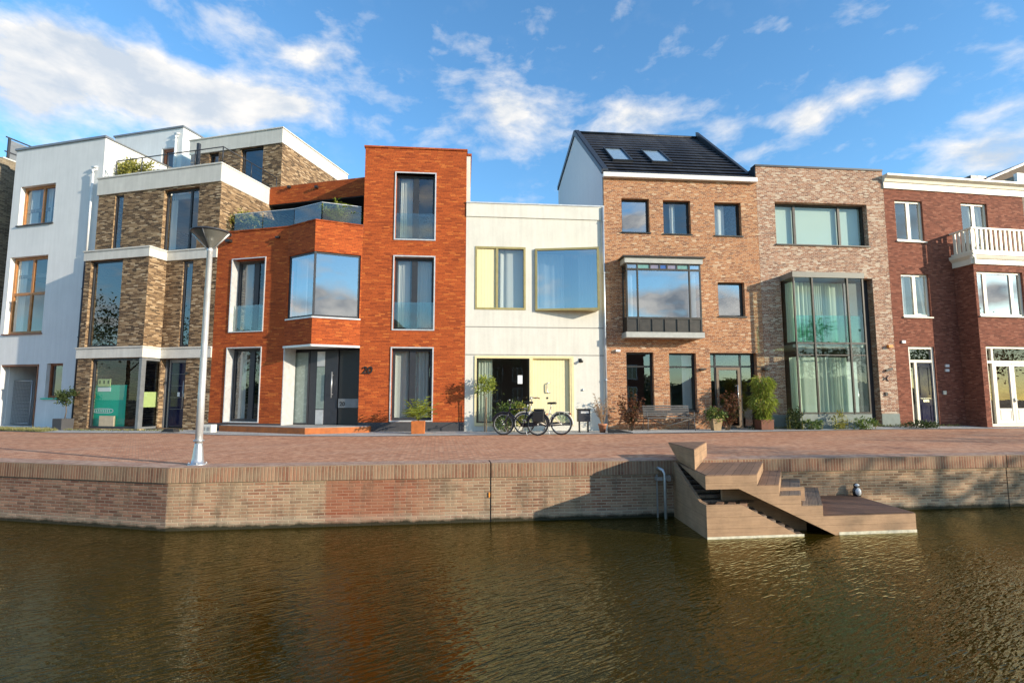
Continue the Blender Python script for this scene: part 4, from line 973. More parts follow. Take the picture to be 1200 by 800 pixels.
# ================================================================== lime washed brick house with glass bay
def glass_bay_house():
    fr = FB; U = (p6 - pB).length; zt = fr.z(960, 198)
    P = thing('lime_washed_house', 'lime washed brick house with a two storey box of glass and curtains at its front', 'house', fr)
    wd = fr.rect(909, 1016.8, 238.2, 287); BP = -.755
    u0, u1 = fr.u(936.3, 480, BP), fr.u(1021, 470, BP) ; u0 = sub(fr, 0, BP).uh(936.6); u1 = sub(fr, 0, BP).uh(1020.6)
    ub0, ub1 = fr.uh(921.6), fr.uh(1031.8); zb1 = fr.z(969, 319, BP); zbp = fr.z(980, 485, BP); ztr = fr.z(975, 402, BP)
    op = (ub0, ub1, .12, fr.z(1000, 326))
    mb = MB(fr); mb.wall(.003, U - .003, 0, zt, 0, .3, [wd, op]); shell(mb, .003, U - .003, 9, zt); mb.box(.3, U - .3, .3, 8.7, zt - .5, zt - .3); mb.build('wall', M['brick_white'], P)
    mb = MB(fr); mb.box(-.02, U, -.03, .32, zt + .002, zt + .07); mb.build('parapet_cap', M['dark_metal'], P)
    mb = MB(fr); mb.box(-.03, .001, .02, 5, ZE5 - .3, zt - .004); mb.build('flashing', M['dark_metal'], P)
    window(P, fr, wd, rec=.22, fw=.06, fm='bronze_frame', mull=[.24, .73], gm='glass_green', sill=.05, blind=.97, mw=.09)
    # bay
    mb = MB(fr); b = .055
    for u in (u0, u1 - b): mb.box(u, u + b, BP, BP + b, zbp, zb1)
    ms = [u0 + (u1 - u0) * f for f in (.265, .765)]
    for u in ms: mb.box(u - b / 2, u + b / 2, BP - .02, BP + b, zbp, zb1)
    for z, h in ((zbp + .04, .05), (ztr, .05)):
        mb.box(u0 + b, u1 - b, BP - .01, BP + b, z - h / 2, z + h / 2)
        for u in (u0, u1 - b): mb.box(u + .003, u + b - .003, BP + b, -.003, z - h / 2, z + h / 2)
    zc = ztr - .42; mb.box(u0 + b, u1 - b, BP + .01, BP + b, zc - .02, zc + .02)
    o = mb.build('glass_bay', M['bronze_frame'], P)
    mb = MB(fr); mb.box(u0 - .03, u1 + .03, BP - .03, -.003, zb1 - .20, zb1); mb.build('bay_roof', M['bay_cap'], o)
    mb = MB(fr); y = BP + .03; mb.face([(u0 + .02, y, zbp), (u1 - .02, y, zbp), (u1 - .02, y, zb1 - .2), (u0 + .02, y, zb1 - .2)])
    for u in (u0 + .028, u1 - .028): mb.face([(u, BP + .04, zbp), (u, -.01, zbp), (u, -.01, zb1 - .2), (u, BP + .04, zb1 - .2)])
    mb.build('pane', M['glass_green'], o)
    mb = MB(fr); mb.box(u0, u1, BP, -.003, 0, zbp - .003); mb.build('bay_plinth', M['green_concrete'], o)
    mb = MB(fr); mb.box(u0 + .06, u1 - .06, BP + .14, BP + .3, ztr - .12, ztr + .02); mb.build('floor_edge', M['blind'], o)
    mb = MB(fr); mb.box(u0 + .06, u1 - .06, BP + .1, BP + .112, ztr + .05, ztr + 1.0); mb.build('glass_guard', M['glass_teal'], o)
    for a, b_, z0, z1, s in ((.02, .99, zbp + .05, zc - .05, 61), (.02, .99, ztr + .08, zb1 - .3, 62)):
        mb = MB(fr); curtain_mesh(mb, u0 + .1, u0 + (u1 - u0) * .80, z0, z1, BP + .42, amp=.05, per=.2, seed=s); mb.build('curtain', M['curtain_green'], o)
    mb = MB(fr); mb.box(u0 + (u1 - u0) * .72, u0 + (u1 - u0) * .97, BP + .5, BP + .52, zbp + .05, zc - .2); mb.build('screen', M['blind'], o)
    for z0, z1, s in ((zbp + .05, zc - .05, 64), (ztr + .08, zb1 - .3, 65)):
        mb = MB(Fr(fr.pt(u0 + .14, BP + .1), fr.ang + 90)); curtain_mesh(mb, 0, .6, z0, z1, 0, amp=.04, per=.17, seed=s); mb.build('curtain', M['curtain_green'], o)
    # door beside the bay, deep in the opening
    mb = MB(fr); mb.box(u1 + .01, ub1 - .003, .28, .34, .14, op[3] - .02); d = mb.build('door', M['dark_metal'], P)
    mb = MB(fr); uhh = u1 + .12; mb.tube([(uhh, .02, fr.z(1027, 474)), (uhh, .02, fr.z(1027, 455))], .03); mb.box(uhh - .02, uhh + .02, .02, .28, fr.z(1027, 466), fr.z(1027, 464)); mb.build('handle', M['steel'], d)
    mb = MB(fr); mb.box(ub1 + .003, U - .004, -.02, -.002, 0, fr.z(1045, 484.5)); mb.build('plinth', M['green_concrete'], P)
    mb = MB(fr); mb.box(.01, ub0 - .01, -.02, -.002, 0, fr.z(910, 486)); mb.build('plinth', M['green_concrete'], P)
    u_ = fr.u(1041, 406); z_ = fr.z(1041, 406); mb = MB(fr); mb.box(u_ - .07, u_ + .1, -.12, -.002, z_ - .04, z_ + .05); mb.build('wall_lamp', M['orange_board'], P)
    u_ = fr.u(1041, 433); z_ = fr.z(1041, 433); mb = MB(fr); mb.prism([(u_ - .13, z_ - .08), (u_ + .13, z_ - .01), (u_ + .13, z_ + .07), (u_ - .13, z_ + .0)], 'y', -.07, -.002); mb.build('letter_flap', M['black_frame'], P)
    u_ = fr.u(1038, 443.3); z_ = fr.z(1038, 443.3); mb = MB(fr)
    for s in (-1, 1): mb.tube([(u_ - .05 - .06, -.02, z_ + s * .07), (u_ - .04, -.02, z_)], .012); mb.tube([(u_ + .09, -.02, z_ + s * .09), (u_ + .0, -.02, z_)], .016)
    mb.build('wall_emblem', M['dark_metal'], P)
    u_ = fr.u(1038.3, 461.5); z_ = fr.z(1038.3, 461.5); mb = MB(fr); mb.box(u_ - .05, u_ + .05, -.04, -.002, z_ - .06, z_ + .06); mb.build('doorbell', M['black_frame'], P)
    interior(P, fr, 0, U, 8.7, [3.1, 6.3, zt - .35])
glass_bay_house()

# ================================================================== dark red brick house with balcony
def balcony_house():
    fr = F6; U = fr.uh(1221); zt = fr.z(1115, 211.5); BW = -.775; zcb = fr.z(1115, 226)
    P = thing('balcony_house', 'dark red brick house with cream cornice and a white balcony above its bay', 'house', fr)
    ub = fr.uh(1130); UE = U
    a = fr.rect(1049.8, 1082, 235.3, 282.5); bw = fr.rect(1128, 1158.3, 238.4, 292); m_ = fr.rect(1057.3, 1089.7, 321.2, 371)
    d = fr.rect(1067.5, 1098, 406, 497); d = (d[0], d[1], .05, d[3])
    zs1 = fr.z(1136, 295, BW - .12); zs0 = fr.z(1136, 308.5, BW - .06)
    bw = (bw[0], bw[1], zs1 + .02, bw[3])
    mb = MB(fr); mb.wall(.003, UE, 0, zt - .05, 0, .3, [a, bw, m_, d]); shell(mb, .003, UE, 9, zt - .05); mb.box(.3, U - .3, .3, 8.7, zt - .5, zt - .3); mb.build('wall', M['brick_maroon'], P)
    # cornice profile
    def cornice(mb, u0, u1, w, z0, z1, out, left=True):
        h = z1 - z0; prof = [(0, z0), (-.05, z0), (-.05, z0 + h * .45), (-.09, z0 + h * .5), (-.12, z0 + h * .7), (-out + .03, z0 + h * .82), (-out, z0 + h * .86), (-out, z1), (0, z1)]
        mb.prism([(w + p[0], p[1]) for p in prof], 'x', u0, u1)
    mb = MB(fr); cornice(mb, -.02, UE + .12, -.003, zcb, zt, .26); mb.build('cornice', M['cream_white'], P)
    # bay
    mz1 = fr.z(1180, 318.8, BW); mz0 = fr.z(1180, 370.3, BW); um = fr.u(1146.5, 344, BW); ug = fr.u(1159, 450, BW); zg = fr.z(1180, 405.5, BW)
    w1 = (um, min(um + 2.0, UE - .2), mz0, mz1); w2 = (ug, min(ug + 2.0, UE - .2), .1, zg)
    mb = MB(fr); mb.wall(ub, UE, 0, zs0, BW, BW + .25, [w1, w2]); mb.box(ub, ub + .25, BW + .25, -.003, 0, zs0); mb.box(UE - .25, UE, BW + .25, -.003, 0, zs0); mb.build('bay_wall', M['brick_maroon'], P)
    # balcony
    mb = MB(fr); cornice(mb, ub - .13, UE + .13, BW, zs0, zs1 - .04, .16)
    mb.prism([(ub, zs0), (ub - .05, zs0), (ub - .05, zs0 + .2), (ub - .16, zs1 - .1), (ub - .16, zs1 - .04), (ub, zs1 - .04)], 'y', BW - .13, -.003)
    mb.box(ub - .17, UE + .15, BW - .17, -.003, zs1 - .038, zs1); bal = mb.build('balcony', M['cream_white'], P)
    rz = fr.z(1131, 266.2, BW - .05); mb = MB(fr); yb = BW - .06
    mb.box(ub - .08, UE + .1, yb - .05, yb + .05, rz - .06, rz); mb.box(ub - .08, ub + .02, yb + .05, -.003, rz - .06, rz)
    mb.box(ub - .06, UE + .1, yb - .03, yb + .03, zs1 + .04, zs1 + .1); mb.box(ub - .06, ub, yb + .03, -.003, zs1 + .04, zs1 + .1)
    mb.build('handrail', M['cream_white'], bal)
    n = 17
    for i in range(n + 1):
        u = ub - .03 + (UE + .06 - ub) * i / n; mb = MB(fr); mb.box(u - .045, u + .045, yb - .025, yb + .025, zs1 + .1, rz - .06); mb.build('baluster', M['cream_white'], bal)
    for i in range(1, 5):
        w = yb + (-yb) * i / 5; mb = MB(fr); mb.box(ub - .055, ub - .005, w - .045, w + .045, zs1 + .1, rz - .06); mb.build('baluster', M['cream_white'], bal)
    kw = dict(rec=.08, fw=.08, fm='cream_white', mw=.13)
    window(P, fr, a, mull=[.52], gm='glass', sill=.06, cur=[(.05, .2), (.6, .75)], seed=71, **kw)
    window(P, fr, bw, mull=[.52], gm='glass', **kw); window(P, fr, m_, mull=[.52], gm='glass', sill=.06, cur=[(.08, .3)], seed=72, **kw)
    window(P, fr, w1, w=BW, mull=[.2, .78], gm='glass_mirror', sill=.06, **kw)
    # tilted sashes
    for (rc, f0, f1, w) in ((bw, .6, .95, 0), (m_, .6, .95, 0), (w1, .03, .17, BW), (w1, .82, .97, BW)):
        x0, x1 = rc[0] + (rc[1] - rc[0]) * f0, rc[0] + (rc[1] - rc[0]) * f1; zz0, zz1 = rc[2] + .1, rc[3] - .09
        mb = MB(fr); 
        for (p, q, r, s) in ((x0, x0 + .05, zz0, zz1), (x1 - .05, x1, zz0, zz1), (x0 + .05, x1 - .05, zz0, zz0 + .05), (x0 + .05, x1 - .05, zz1 - .05, zz1)):
            f = lambda z: w + .175 + .16 * (z - zz0) / (zz1 - zz0)
            V = [(p, f(r), r), (q, f(r), r), (q, f(s), s), (p, f(s), s)]; mb.face(V); V2 = [(a_, b_ + .05, c_) for a_, b_, c_ in V]; mb.face(V2[::-1])
            for i in range(4): mb.face([V[i], V[(i + 1) % 4], V2[(i + 1) % 4], V2[i]])
        mb.build('tilted_sash', M['cream_white'], P)
    # navy door
    ztr = fr.z(1082, 423); u0, u1 = d[0], d[1]; mb = MB(fr); frame_bars(mb, d, .05, .16, .09); mb.box(u0 + .09, u1 - .09, .054, .156, ztr - .05, ztr + .05); mb.box(u0 + .26, u0 + .36, .056, .154, .14, ztr - .05); mb.build('door_frame', M['cream_white'], P)
    mb = MB(fr); mb.face([(u0 + .08, .1, ztr), (u1 - .08, .1, ztr), (u1 - .08, .1, d[3] - .08), (u0 + .08, .1, d[3] - .08)]); mb.face([(u0 + .08, .1, .12), (u0 + .3, .1, .12), (u0 + .3, .1, ztr), (u0 + .08, .1, ztr)]); mb.build('transom_light', M['glass_dark'], P)
    x0, x1 = u0 + .362, u1 - .092; mb = MB(fr); mb.box(x0, x1, .10, .15, .15, ztr - .052); dd = mb.build('door', M['navy'], P)
    mb = MB(fr); zl = 1.02
    for (za, zb) in ((.28, zl - .14), (zl + .18, ztr - .2)): frame_bars(mb, (x0 + .12, x1 - .12, za, zb), .085, .101, .035)
    mb.build('door_moulding', M['navy'], dd)
    mb = MB(fr); mb.box(x0 + .2, x1 - .2, .085, .101, zl - .045, zl + .045); mb.box(x0 + .1, x1 - .1, .09, .101, zl + .08, zl + .1); mb.box(x0 + .05, x1 - .05, .09, .101, .2, .22); mb.build('letter_flap', M['chrome'], dd)
    # french doors of the bay
    u0, u1 = w2[0], w2[1]; zt2 = fr.z(1180, 424, BW); mb = MB(fr); frame_bars(mb, w2, BW + .06, BW + .16, .09); mb.box(u0 + .09, u1 - .09, BW + .064, BW + .156, zt2 - .05, zt2 + .05); mb.box(u0 + .28, u0 + .36, BW + .066, BW + .154, .19, w2[3] - .09); fd = mb.build('french_door', M['cream_white'], P)
    q = u0 + .36; wd_ = (u1 - .09 - q) / 2
    for k in range(2):
        s0 = q + wd_ * k + .005; mb = MB(fr); rc = (s0, s0 + wd_ - .01, .2, zt2 - .055); frame_bars(mb, rc, BW + .085, BW + .15, .10); mb.box(rc[0] + .1, rc[1] - .1, BW + .1, BW + .14, .3, .75); frame_bars(mb, (rc[0] + .14, rc[1] - .14, .34, .7), BW + .09, BW + .1, .03); mb.build('door_leaf', M['cream_white'], fd)
    mb = MB(fr); mb.face([(u0 + .05, BW + .12, .2), (u1 - .05, BW + .12, .2), (u1 - .05, BW + .12, w2[3] - .05), (u0 + .05, BW + .12, w2[3] - .05)]); mb.build('pane', M['glass_green'], fd)
    mb = MB(fr); mb.tube([(q + wd_, BW + .06, 1.05), (q + wd_ + .1, BW + .05, 1.05)], .014); mb.tube([(q + wd_, BW + .06, .98), (q + wd_, BW + .06, 1.12)], .02); mb.build('handle', M['steel'], fd)
    for (x, y, h, mm) in ((1058, 400.6, .05, 'paint_white'), (1109, 428.5, .05, 'paint_white'), (1109, 433.8, .05, 'paint_white'), (1105.8, 460, .07, 'steel')):
        u_ = fr.u(x, y); z_ = fr.z(x, y); mb = MB(fr); mb.box(u_ - .07, u_ + .07, -.06, -.002, z_ - h, z_ + h); mb.build('wall_plate', M[mm], P)
    interior(P, fr, 0, U, 8.7, [3.1, 6.2, zt - .35])
    return U, zt
U6, ZT6 = balcony_house()

def right_neighbours():
    fr = sub(F6, U6 + .02, .3); z = F6.z(1199, 208, .3)
    P = thing('grey_brick_house', 'grey brick house with white cornice cut by the right edge of the view', 'house', fr)
    mb = MB(fr); mb.wall(0, 6, 0, z, 0, .3); shell(mb, 0, 6, 8, z); mb.box(.3, 5.7, .3, 7.7, z - .4, z - .2); mb.build('wall', M['brick_grey'], P)
    mb = MB(fr); mb.box(.05, 6, -.15, -.003, z - .5, z + .1); mb.build('cornice', M['paint_white'], P)
    fr = sub(F6, U6 + 2.2, 8.6); z0 = F6.z(1155, 213, 8.6) 
    fr = sub(F6, F6.u(1156, 212, 8.6), 8.6)
    P = thing('gabled_house', 'brown tiled gable roof rising behind the cream cornice at the right edge', 'house', fr)
    z1 = F6.z(1200, 194, 8.6); uu = F6.u(1200, 194, 8.6) - F6.u(1156, 212, 8.6); sl = (z1 - z0) / uu
    W_ = 7.0; mb = MB(fr); mb.prism([(0, 0), (W_, 0), (W_, z0), (W_ / 2, z0 + sl * W_ / 2), (0, z0)], 'y', 0, 8); mb.build('wall', M['roof_brown'], P)
    mb = MB(fr); t = .12
    mb.prism([(-.15, z0 - .02), (-.15, z0 + t), (W_ / 2, z0 + sl * W_ / 2 + t + .05), (W_ + .15, z0 + t), (W_ + .15, z0 - .02), (W_ / 2, z0 + sl * W_ / 2 + .01)], 'y', -.12, 8.1); mb.build('roof', M['dark_metal'], P)
    mb = MB(fr); ud = F6.u(1144, 209, 8.6) - F6.u(1156, 212, 8.6); mb.box(ud, .4, .3, 3, z0 - 3, F6.z(1155, 206.5, 8.9)); mb.build('dormer', M['dark_metal'], P)
right_neighbours()

# ================================================================== ground, street, water, quay
QC = Vector((-5.57, 9.03, 0)); QR = Fr(QC, 7.4); QLn = 40.0
QL = Fr(QC - dirn(-13.3) * QLn, -13.3)
WZ = -1.0
def quay_y(x): return QC.y + (x - QC.x) * (math.tan(R_(7.4)) if x > QC.x else math.tan(R_(-13.3)))
KERB = [(-60, 33), (-17.8, 19.0), (-14.6, 17.95), (-10.7, 17.75), (-9.0, 16.95), (-6.3, 16.4), (-4.3, 16.35), (-1.6, 16.75), (3, 17.4), (7.3, 18.1), (13, 18.95), (18.2, 19.6), (60, 26)]
def kerb_y(x):
    for (x0, y0), (x1, y1) in zip(KERB, KERB[1:]):
        if x0 <= x <= x1: return y0 + (y1 - y0) * (x - x0) / (x1 - x0)
def lift(x): return min(.055, max(0, (x - 6) * .009))
XS = sorted(set([k[0] for k in KERB] + [QC.x] + [-60 + 2.0 * i for i in range(61)]))
def sheet(name, mat, rows, z):
    mb = MB(WORLD)
    for i in range(len(XS) - 1):
        for j in range(len(rows) - 1):
            a, b = XS[i], XS[i + 1]; f = lambda x, r: (x, r(x), z(x, j)); g = lambda x, r: (x, r(x), z(x, j + 1))
            P = [f(a, rows[j]), f(b, rows[j]), g(b, rows[j + 1]), g(a, rows[j + 1])]
            c, s = math.cos(.6), math.sin(.6)
            mb.face(P, [(p[0] * c + p[1] * s, -p[0] * s + p[1] * c) for p in P])
    return struct(mb.build(name, mat))
cw = .46
sheet('street', M['street'], [lambda x: quay_y(x) + cw, lambda x: (quay_y(x) + cw + kerb_y(x)) / 2, lambda x: kerb_y(x) + .02], lambda x, j: lift(x) * j / 2)
sheet('pavement', M['pavement'], [kerb_y, lambda x: kerb_y(x) + 1.3, lambda x: kerb_y(x) + 9], lambda x, j: .008 + lift(x) * (1 + min(j, 1) * .7))
mb = MB(WORLD)
for i in range(len(XS) - 1):
    a, b = XS[i], XS[i + 1]; k0, k1 = kerb_y(a), kerb_y(b); z0, z1 = .012 + lift(a), .012 + lift(b)
    mb.face([(a, k0 - .10, z0), (b, k1 - .10, z1), (b, k1 + .02, z1), (a, k0 + .02, z0)])
struct(mb.build('kerb', M['concrete']))
a, b = gp(716, 18.0), gp(862, 18.4)
mb = MB(WORLD); mb.face([(a.x, kerb_y(a.x) + .04, .016 + lift(a.x)), (b.x, kerb_y(b.x) + .04, .018 + lift(b.x)), (b.x, b.y + 1.2, .018 + lift(b.x) * 1.7), (a.x, a.y + 1.3, .018)])
struct(mb.build('gravel_path', M['gravel']))
mb = MB(WORLD)
for i in range(len(XS) - 1):
    a, b = XS[i], XS[i + 1]; mb.face([(a, quay_y(a) + .03, -.03), (b, quay_y(b) + .03, -.03), (b, 80, -.03), (a, 80, -.03)])
struct(mb.build('land', M['land']))
mb = MB(WORLD); mb.face([(-900, -900, -2.2), (900, -900, -2.2), (900, 900, -2.2), (-900, 900, -2.2)]); struct(mb.build('ground', M['land']))
def south_y(x): return .55 + (x * .13 if x > 0 else -x * .236)
mb = MB(WORLD)
for i in range(len(XS) - 1):
    a, b = XS[i], XS[i + 1]
    mb.face([(a, -120, -.35), (b, -120, -.35), (b, south_y(b), -.35), (a, south_y(a), -.35)]); mb.face([(a, south_y(a), -.35), (b, south_y(b), -.35), (b, south_y(b), -2.2), (a, south_y(a), -2.2)])
struct(mb.build('opposite_bank', M['land']))

def water_mat():
    m, t, b = newmat('canal water'); nt = t.nt; out = nt.nodes['Material Output']
    nt.nodes.remove(b); df = t.n('ShaderNodeBsdfDiffuse'); df.inputs[0].default_value = (.026, .0185, .0018, 1)
    gl = t.n('ShaderNodeBsdfGlossy'); gl.inputs[0].default_value = (1.0, .90, .60, 1); gl.inputs['Roughness'].default_value = .02
    fz = t.n('ShaderNodeFresnel'); fz.inputs[0].default_value = 1.34; mx = t.n('ShaderNodeMixShader')
    t.link(fz.outputs[0], mx.inputs[0]); t.link(df.outputs[0], mx.inputs[1]); t.link(gl.outputs[0], mx.inputs[2]); t.link(mx.outputs[0], out.inputs[0])
    tc = t.n('ShaderNodeTexCoord').outputs['Object']
    wv = t.noise(tc, .30, 3, .55)
    def layer(ang, sx, sy, sc, det=2):
        r = t.n('ShaderNodeVectorRotate', rotation_type='Z_AXIS'); t.link(tc, r.inputs[0]); r.inputs['Angle'].default_value = R_(ang)
        return t.noise(t.vm('MULTIPLY', r.outputs[0], (sx, sy, 1)).outputs[0], sc, det, .5)
    rg = lambda n: t.m('POWER', t.m('SUBTRACT', 1.0, t.m('ABSOLUTE', t.m('SUBTRACT', t.m('MULTIPLY', n, 2.0), 1.0))), 2.0)
    n1 = layer(22, .75, 2.2, 2.0); n2 = layer(-34, .8, 2.6, 4.6); n3 = layer(12, .9, 2.2, 10.0); n4 = layer(60, 1, 1.6, 21.0)
    h = t.m('ADD', t.m('ADD', t.m('MULTIPLY', n1, .34), t.m('MULTIPLY', rg(n2), .36)), t.m('ADD', t.m('MULTIPLY', rg(n3), .05), t.m('MULTIPLY', n4, .006)))
    h = t.m('MULTIPLY', h, t.mapr(wv, .34, .66, .45, 1.25))
    nd = t.n('ShaderNodeBump'); nd.inputs['Strength'].default_value = 1; nd.inputs['Distance'].default_value = WAVE; t.link(h, nd.inputs['Height'])
    for q in (gl, fz): t.link(nd.outputs[0], q.inputs['Normal'])
    return m
WAVE = .026
M['water'] = water_mat()
mb = MB(WORLD); mb.face([(-90, -5, WZ), (90, -5, WZ), (90, 40, WZ), (-90, 40, WZ)]); struct(mb.build('water', M['water']))

def quay():
    P = thing('quay_wall', 'weathered red brick canal quay wall with upright coping bricks and a corner under the lamp', 'quay wall', QR)
    uj1, uj2, uj3 = QR.u(575, 570), QR.u(786, 570), QR.u(1180, 560)
    cuts = [0, uj1, QR.u(905, 570), uj3, 60]
    for k in range(4):
        a, b = cuts[k] + (.012 if k else 0), cuts[k + 1] - (.012 if k in (0, 2) else -.012)
        mb = MB(QR); mb.box(a, b, 0, .4, -2.2, -.242); mb.build('wall_face', M['quay_r' if k < 2 else 'quay_y'], P)
        mb = MB(QR); mb.box(a, b, -.025, cw, -.24, .0); mb.build('coping', M['rowlock'], P)
        mb = MB(QR); mb.box(a, b, -.02, cw + .02, .001, .006); mb.build('coping_top', M['coping_top'], P)
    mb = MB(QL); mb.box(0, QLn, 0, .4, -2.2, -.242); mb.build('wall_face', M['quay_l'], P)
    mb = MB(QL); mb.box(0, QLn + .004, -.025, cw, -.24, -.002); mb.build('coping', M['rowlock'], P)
    mb = MB(QL); mb.box(0, QLn + .05, -.02, cw + .02, .0, .005); mb.build('coping_top', M['coping_top'], P)
    for u in (uj1, uj3):
        mb = MB(QR); mb.box(u - .012, u + .012, .012, .3, -2.2, -.005); mb.build('expansion_joint', M['rubber'], P)
    mb = MB(QR); mb.box(uj1 - .035, uj1 - .012, -.02, -.002, -.58, -.50); mb.build('marker_plate', M['orange_board'], P)
    return P
quay()

# ------------------------------------------------------------------ timber water stair
def water_stair():
    w = -1.6; q = lambda x, y, ww=w: QR.uz(x, y, ww)
    a0 = q(828, 600)[0]; aR = q(1073.5, 612)[0]
    P = thing('water_steps', 'brown composite water steps and low deck with a pointed bench, fixed to the quay wall', 'deck', sub(QR, a0, 0))
    fr = QR; KS, KB, KT, KE = .18, .29, 1.10, .22          # the plan is skewed: sides and risers do not run square to the wall
    sk = lambda a, y, k: a + k * (y - w) / 1.6
    zl = q(828, 591.8)[1]; a1 = q(868.5, 591)[0]; a2 = q(942.5, 628)[0]
    def skbox(mb, x0, x1, y0, y1, z0, z1, k0, k1=None, uvk=0.0):
        k1 = k0 if k1 is None else k1
        lo = [(sk(x0, y0, k0), y0), (sk(x1, y0, k1), y0), (sk(x1, y1, k1), y1), (sk(x0, y1, k0), y1)]
        U = lambda p: (p[0] - uvk * (p[1] - w) / 1.6, p[1])
        mb.face([(p[0], p[1], z1) for p in lo], [U(p) for p in lo]); mb.face([(p[0], p[1], z0) for p in lo][::-1])
        for i in range(4):
            A, B = lo[i], lo[(i + 1) % 4]; mb.face([(*A, z0), (*B, z0), (*B, z1), (*A, z1)])
    # lower flight: stringers and treads
    mb = MB(fr); t = .05
    mb.prism([(a0, -2.0), (a2, -2.0), (a2, WZ - .03), (a1, zl), (a0, zl)], 'y', w, w + t); mb.build('front_stringer', M['deck_front'], P)
    mb = MB(fr); prof = [(w + t + .002, -2.0), (-.003, -2.0), (-.003, -.02), (w + .28, zl), (w + t + .002, zl)]
    L = [(sk(a0, y, KS), y, z) for y, z in prof]; Rr = [(sk(a0, y, KS) + t, y, z) for y, z in prof]
    mb.face(L[::-1]); mb.face(Rr)
    for i in range(5): j = (i + 1) % 5; mb.face([L[i], L[j], Rr[j], Rr[i]])
    mb.build('side_stringer', M['deck_front'], P)
    n = 8; ww = -.06 - (w + .30)
    for i in range(n):
        y1 = -.05 - ww * i / n; y0 = y1 - ww / n + .05; z = -.06 + (zl + .02 + .04) * (i + 1) / n
        mb = MB(fr); skbox(mb, a0 + t + .004, a0 + .95, y0, y1, z - .045, z, KS); mb.build('tread', M['deck_tread'], P)
    for k in range(3):
        mb = MB(fr); x0 = a0 + t + .08 + k * .2; skbox(mb, x0, x0 + .12, w + t + .003, w + .3, zl - .05, zl - .004, KT); mb.build('landing_board', M['deck_top'], P)
    n = 7
    for i in range(n):
        x0 = a1 + .02 + (a2 - a1) * i / n; z = zl - .02 + (WZ - zl) * (i + .6) / n
        mb = MB(fr); skbox(mb, x0, x0 + (a2 - a1) / n - .03, w + t + .003, w + .34, z - .04, z + .014, KT * .5); mb.build('tread', M['deck_tread'], P)
    mb = MB(fr); mb.box(a0 + .45, a2 + .3, w + .36, w + .40, -2.0, -.32); mb.build('inner_board', M['deck_front'], P)
    # upper body
    zt = q(860, 557.1)[1]; zb = q(846, 573)[1]; zd = q(1020, 602.9)[1]; st = (zt - zd) / 4
    x = [q(887, 560)[0], q(913, 575)[0], q(939, 586)[0], q(964.5, 598)[0]]; ab = q(866, 573)[0]; ac = q(985, 629)[0]
    prof = [(a0, zt, KB), (x[0], zt, KT), (x[0], zt - st, KT), (x[1], zt - st, KT), (x[1], zt - 2 * st, KT), (x[2], zt - 2 * st, KT), (x[2], zt - 3 * st, KT), (x[3], zt - 3 * st, KT), (x[3], zd, KT), (aR, zd, KE),
            (aR, -1.6, KE), (ac + .5, -1.6, KS), (ac, WZ - .04, KS), (ab, zb, KS), (a0, zb, KB)]
    fb = [(p[0], p[1]) for p in prof]; bb = [(p[0] + p[2], p[1]) for p in prof]; bb[-1] = (a0 + KB, -.05)
    mb = MB(fr); mb.face([(p[0], w, p[1]) for p in fb]); mb.face([(p[0], -.004, p[1]) for p in bb][::-1])
    for i in range(len(fb)):
        j = (i + 1) % len(fb); A, B, Cc, D = (fb[i][0], w, fb[i][1]), (fb[j][0], w, fb[j][1]), (bb[j][0], -.004, bb[j][1]), (bb[i][0], -.004, bb[i][1])
        mb.face([A, B, Cc]); mb.face([A, Cc, D])
    mb.build('deck_body', M['deck_front'], P)
    spans = [(a0 + .02, x[0], zt, KB), (x[0] + .012, x[1], zt - st, KT), (x[1] + .012, x[2], zt - 2 * st, KT), (x[2] + .012, x[3], zt - 3 * st, KT)]
    for k, (p, r, z, k0) in enumerate(spans):
        mb = MB(fr); skbox(mb, p, r - .006, w + .012, -.03, z + .002, z + .014, k0, KT, KT); mb.build('step_boards', M['deck_top' if k < 2 else 'deck_tread'], P)
    mb = MB(fr); skbox(mb, x[3] + .012, aR - .006, w + .012, -.03, zd + .002, zd + .014, KT, KE); mb.build('low_deck_boards', M['deck_low'], P)
    mb = MB(fr); mb.box(ac - .02, aR + .004, w - .004, w - .001, WZ - .02, WZ + .045); mb.box(a0 - .002, a2 + .0, w - .004, w - .001, WZ - .02, WZ + .035); mb.build('tide_line', M['lime_line'], P)
    # pointed bench
    p1, p2, p3 = grd(782.8, 518.7, .27), grd(813.6, 527.5, .27), grd(828, 518, .27)
    b1 = fr.pt(a0 + KB, .0, -.02); b2 = Vector((p2.x, p2.y, zt + .012)); b3 = Vector((p3.x, p3.y, .012))
    mb = MB(WORLD); mb.face([p1, p2, p3]); mb.face([b1, b3, b2]); mb.face([p1, b1, b2, p2]); mb.face([p2, b2, b3, p3]); mb.face([p3, b3, b1, p1]); mb.build('bench', M['deck_front'], P)
    c = (p1 + p2 + p3) / 3; mb = MB(Fr((c.x, c.y), 7.4)); loc = [mb.fr.I @ (c + (p - c) * .97) for p in (p1, p2, p3)]
    mb.prism([(p.x, p.y) for p in loc], 'z', .272, .284); mb.build('bench_boards', M['deck_top'], P)
    return P, a0, aR, zd, x[3]
DK, DA0, DAR, DZ, DX3 = water_stair()

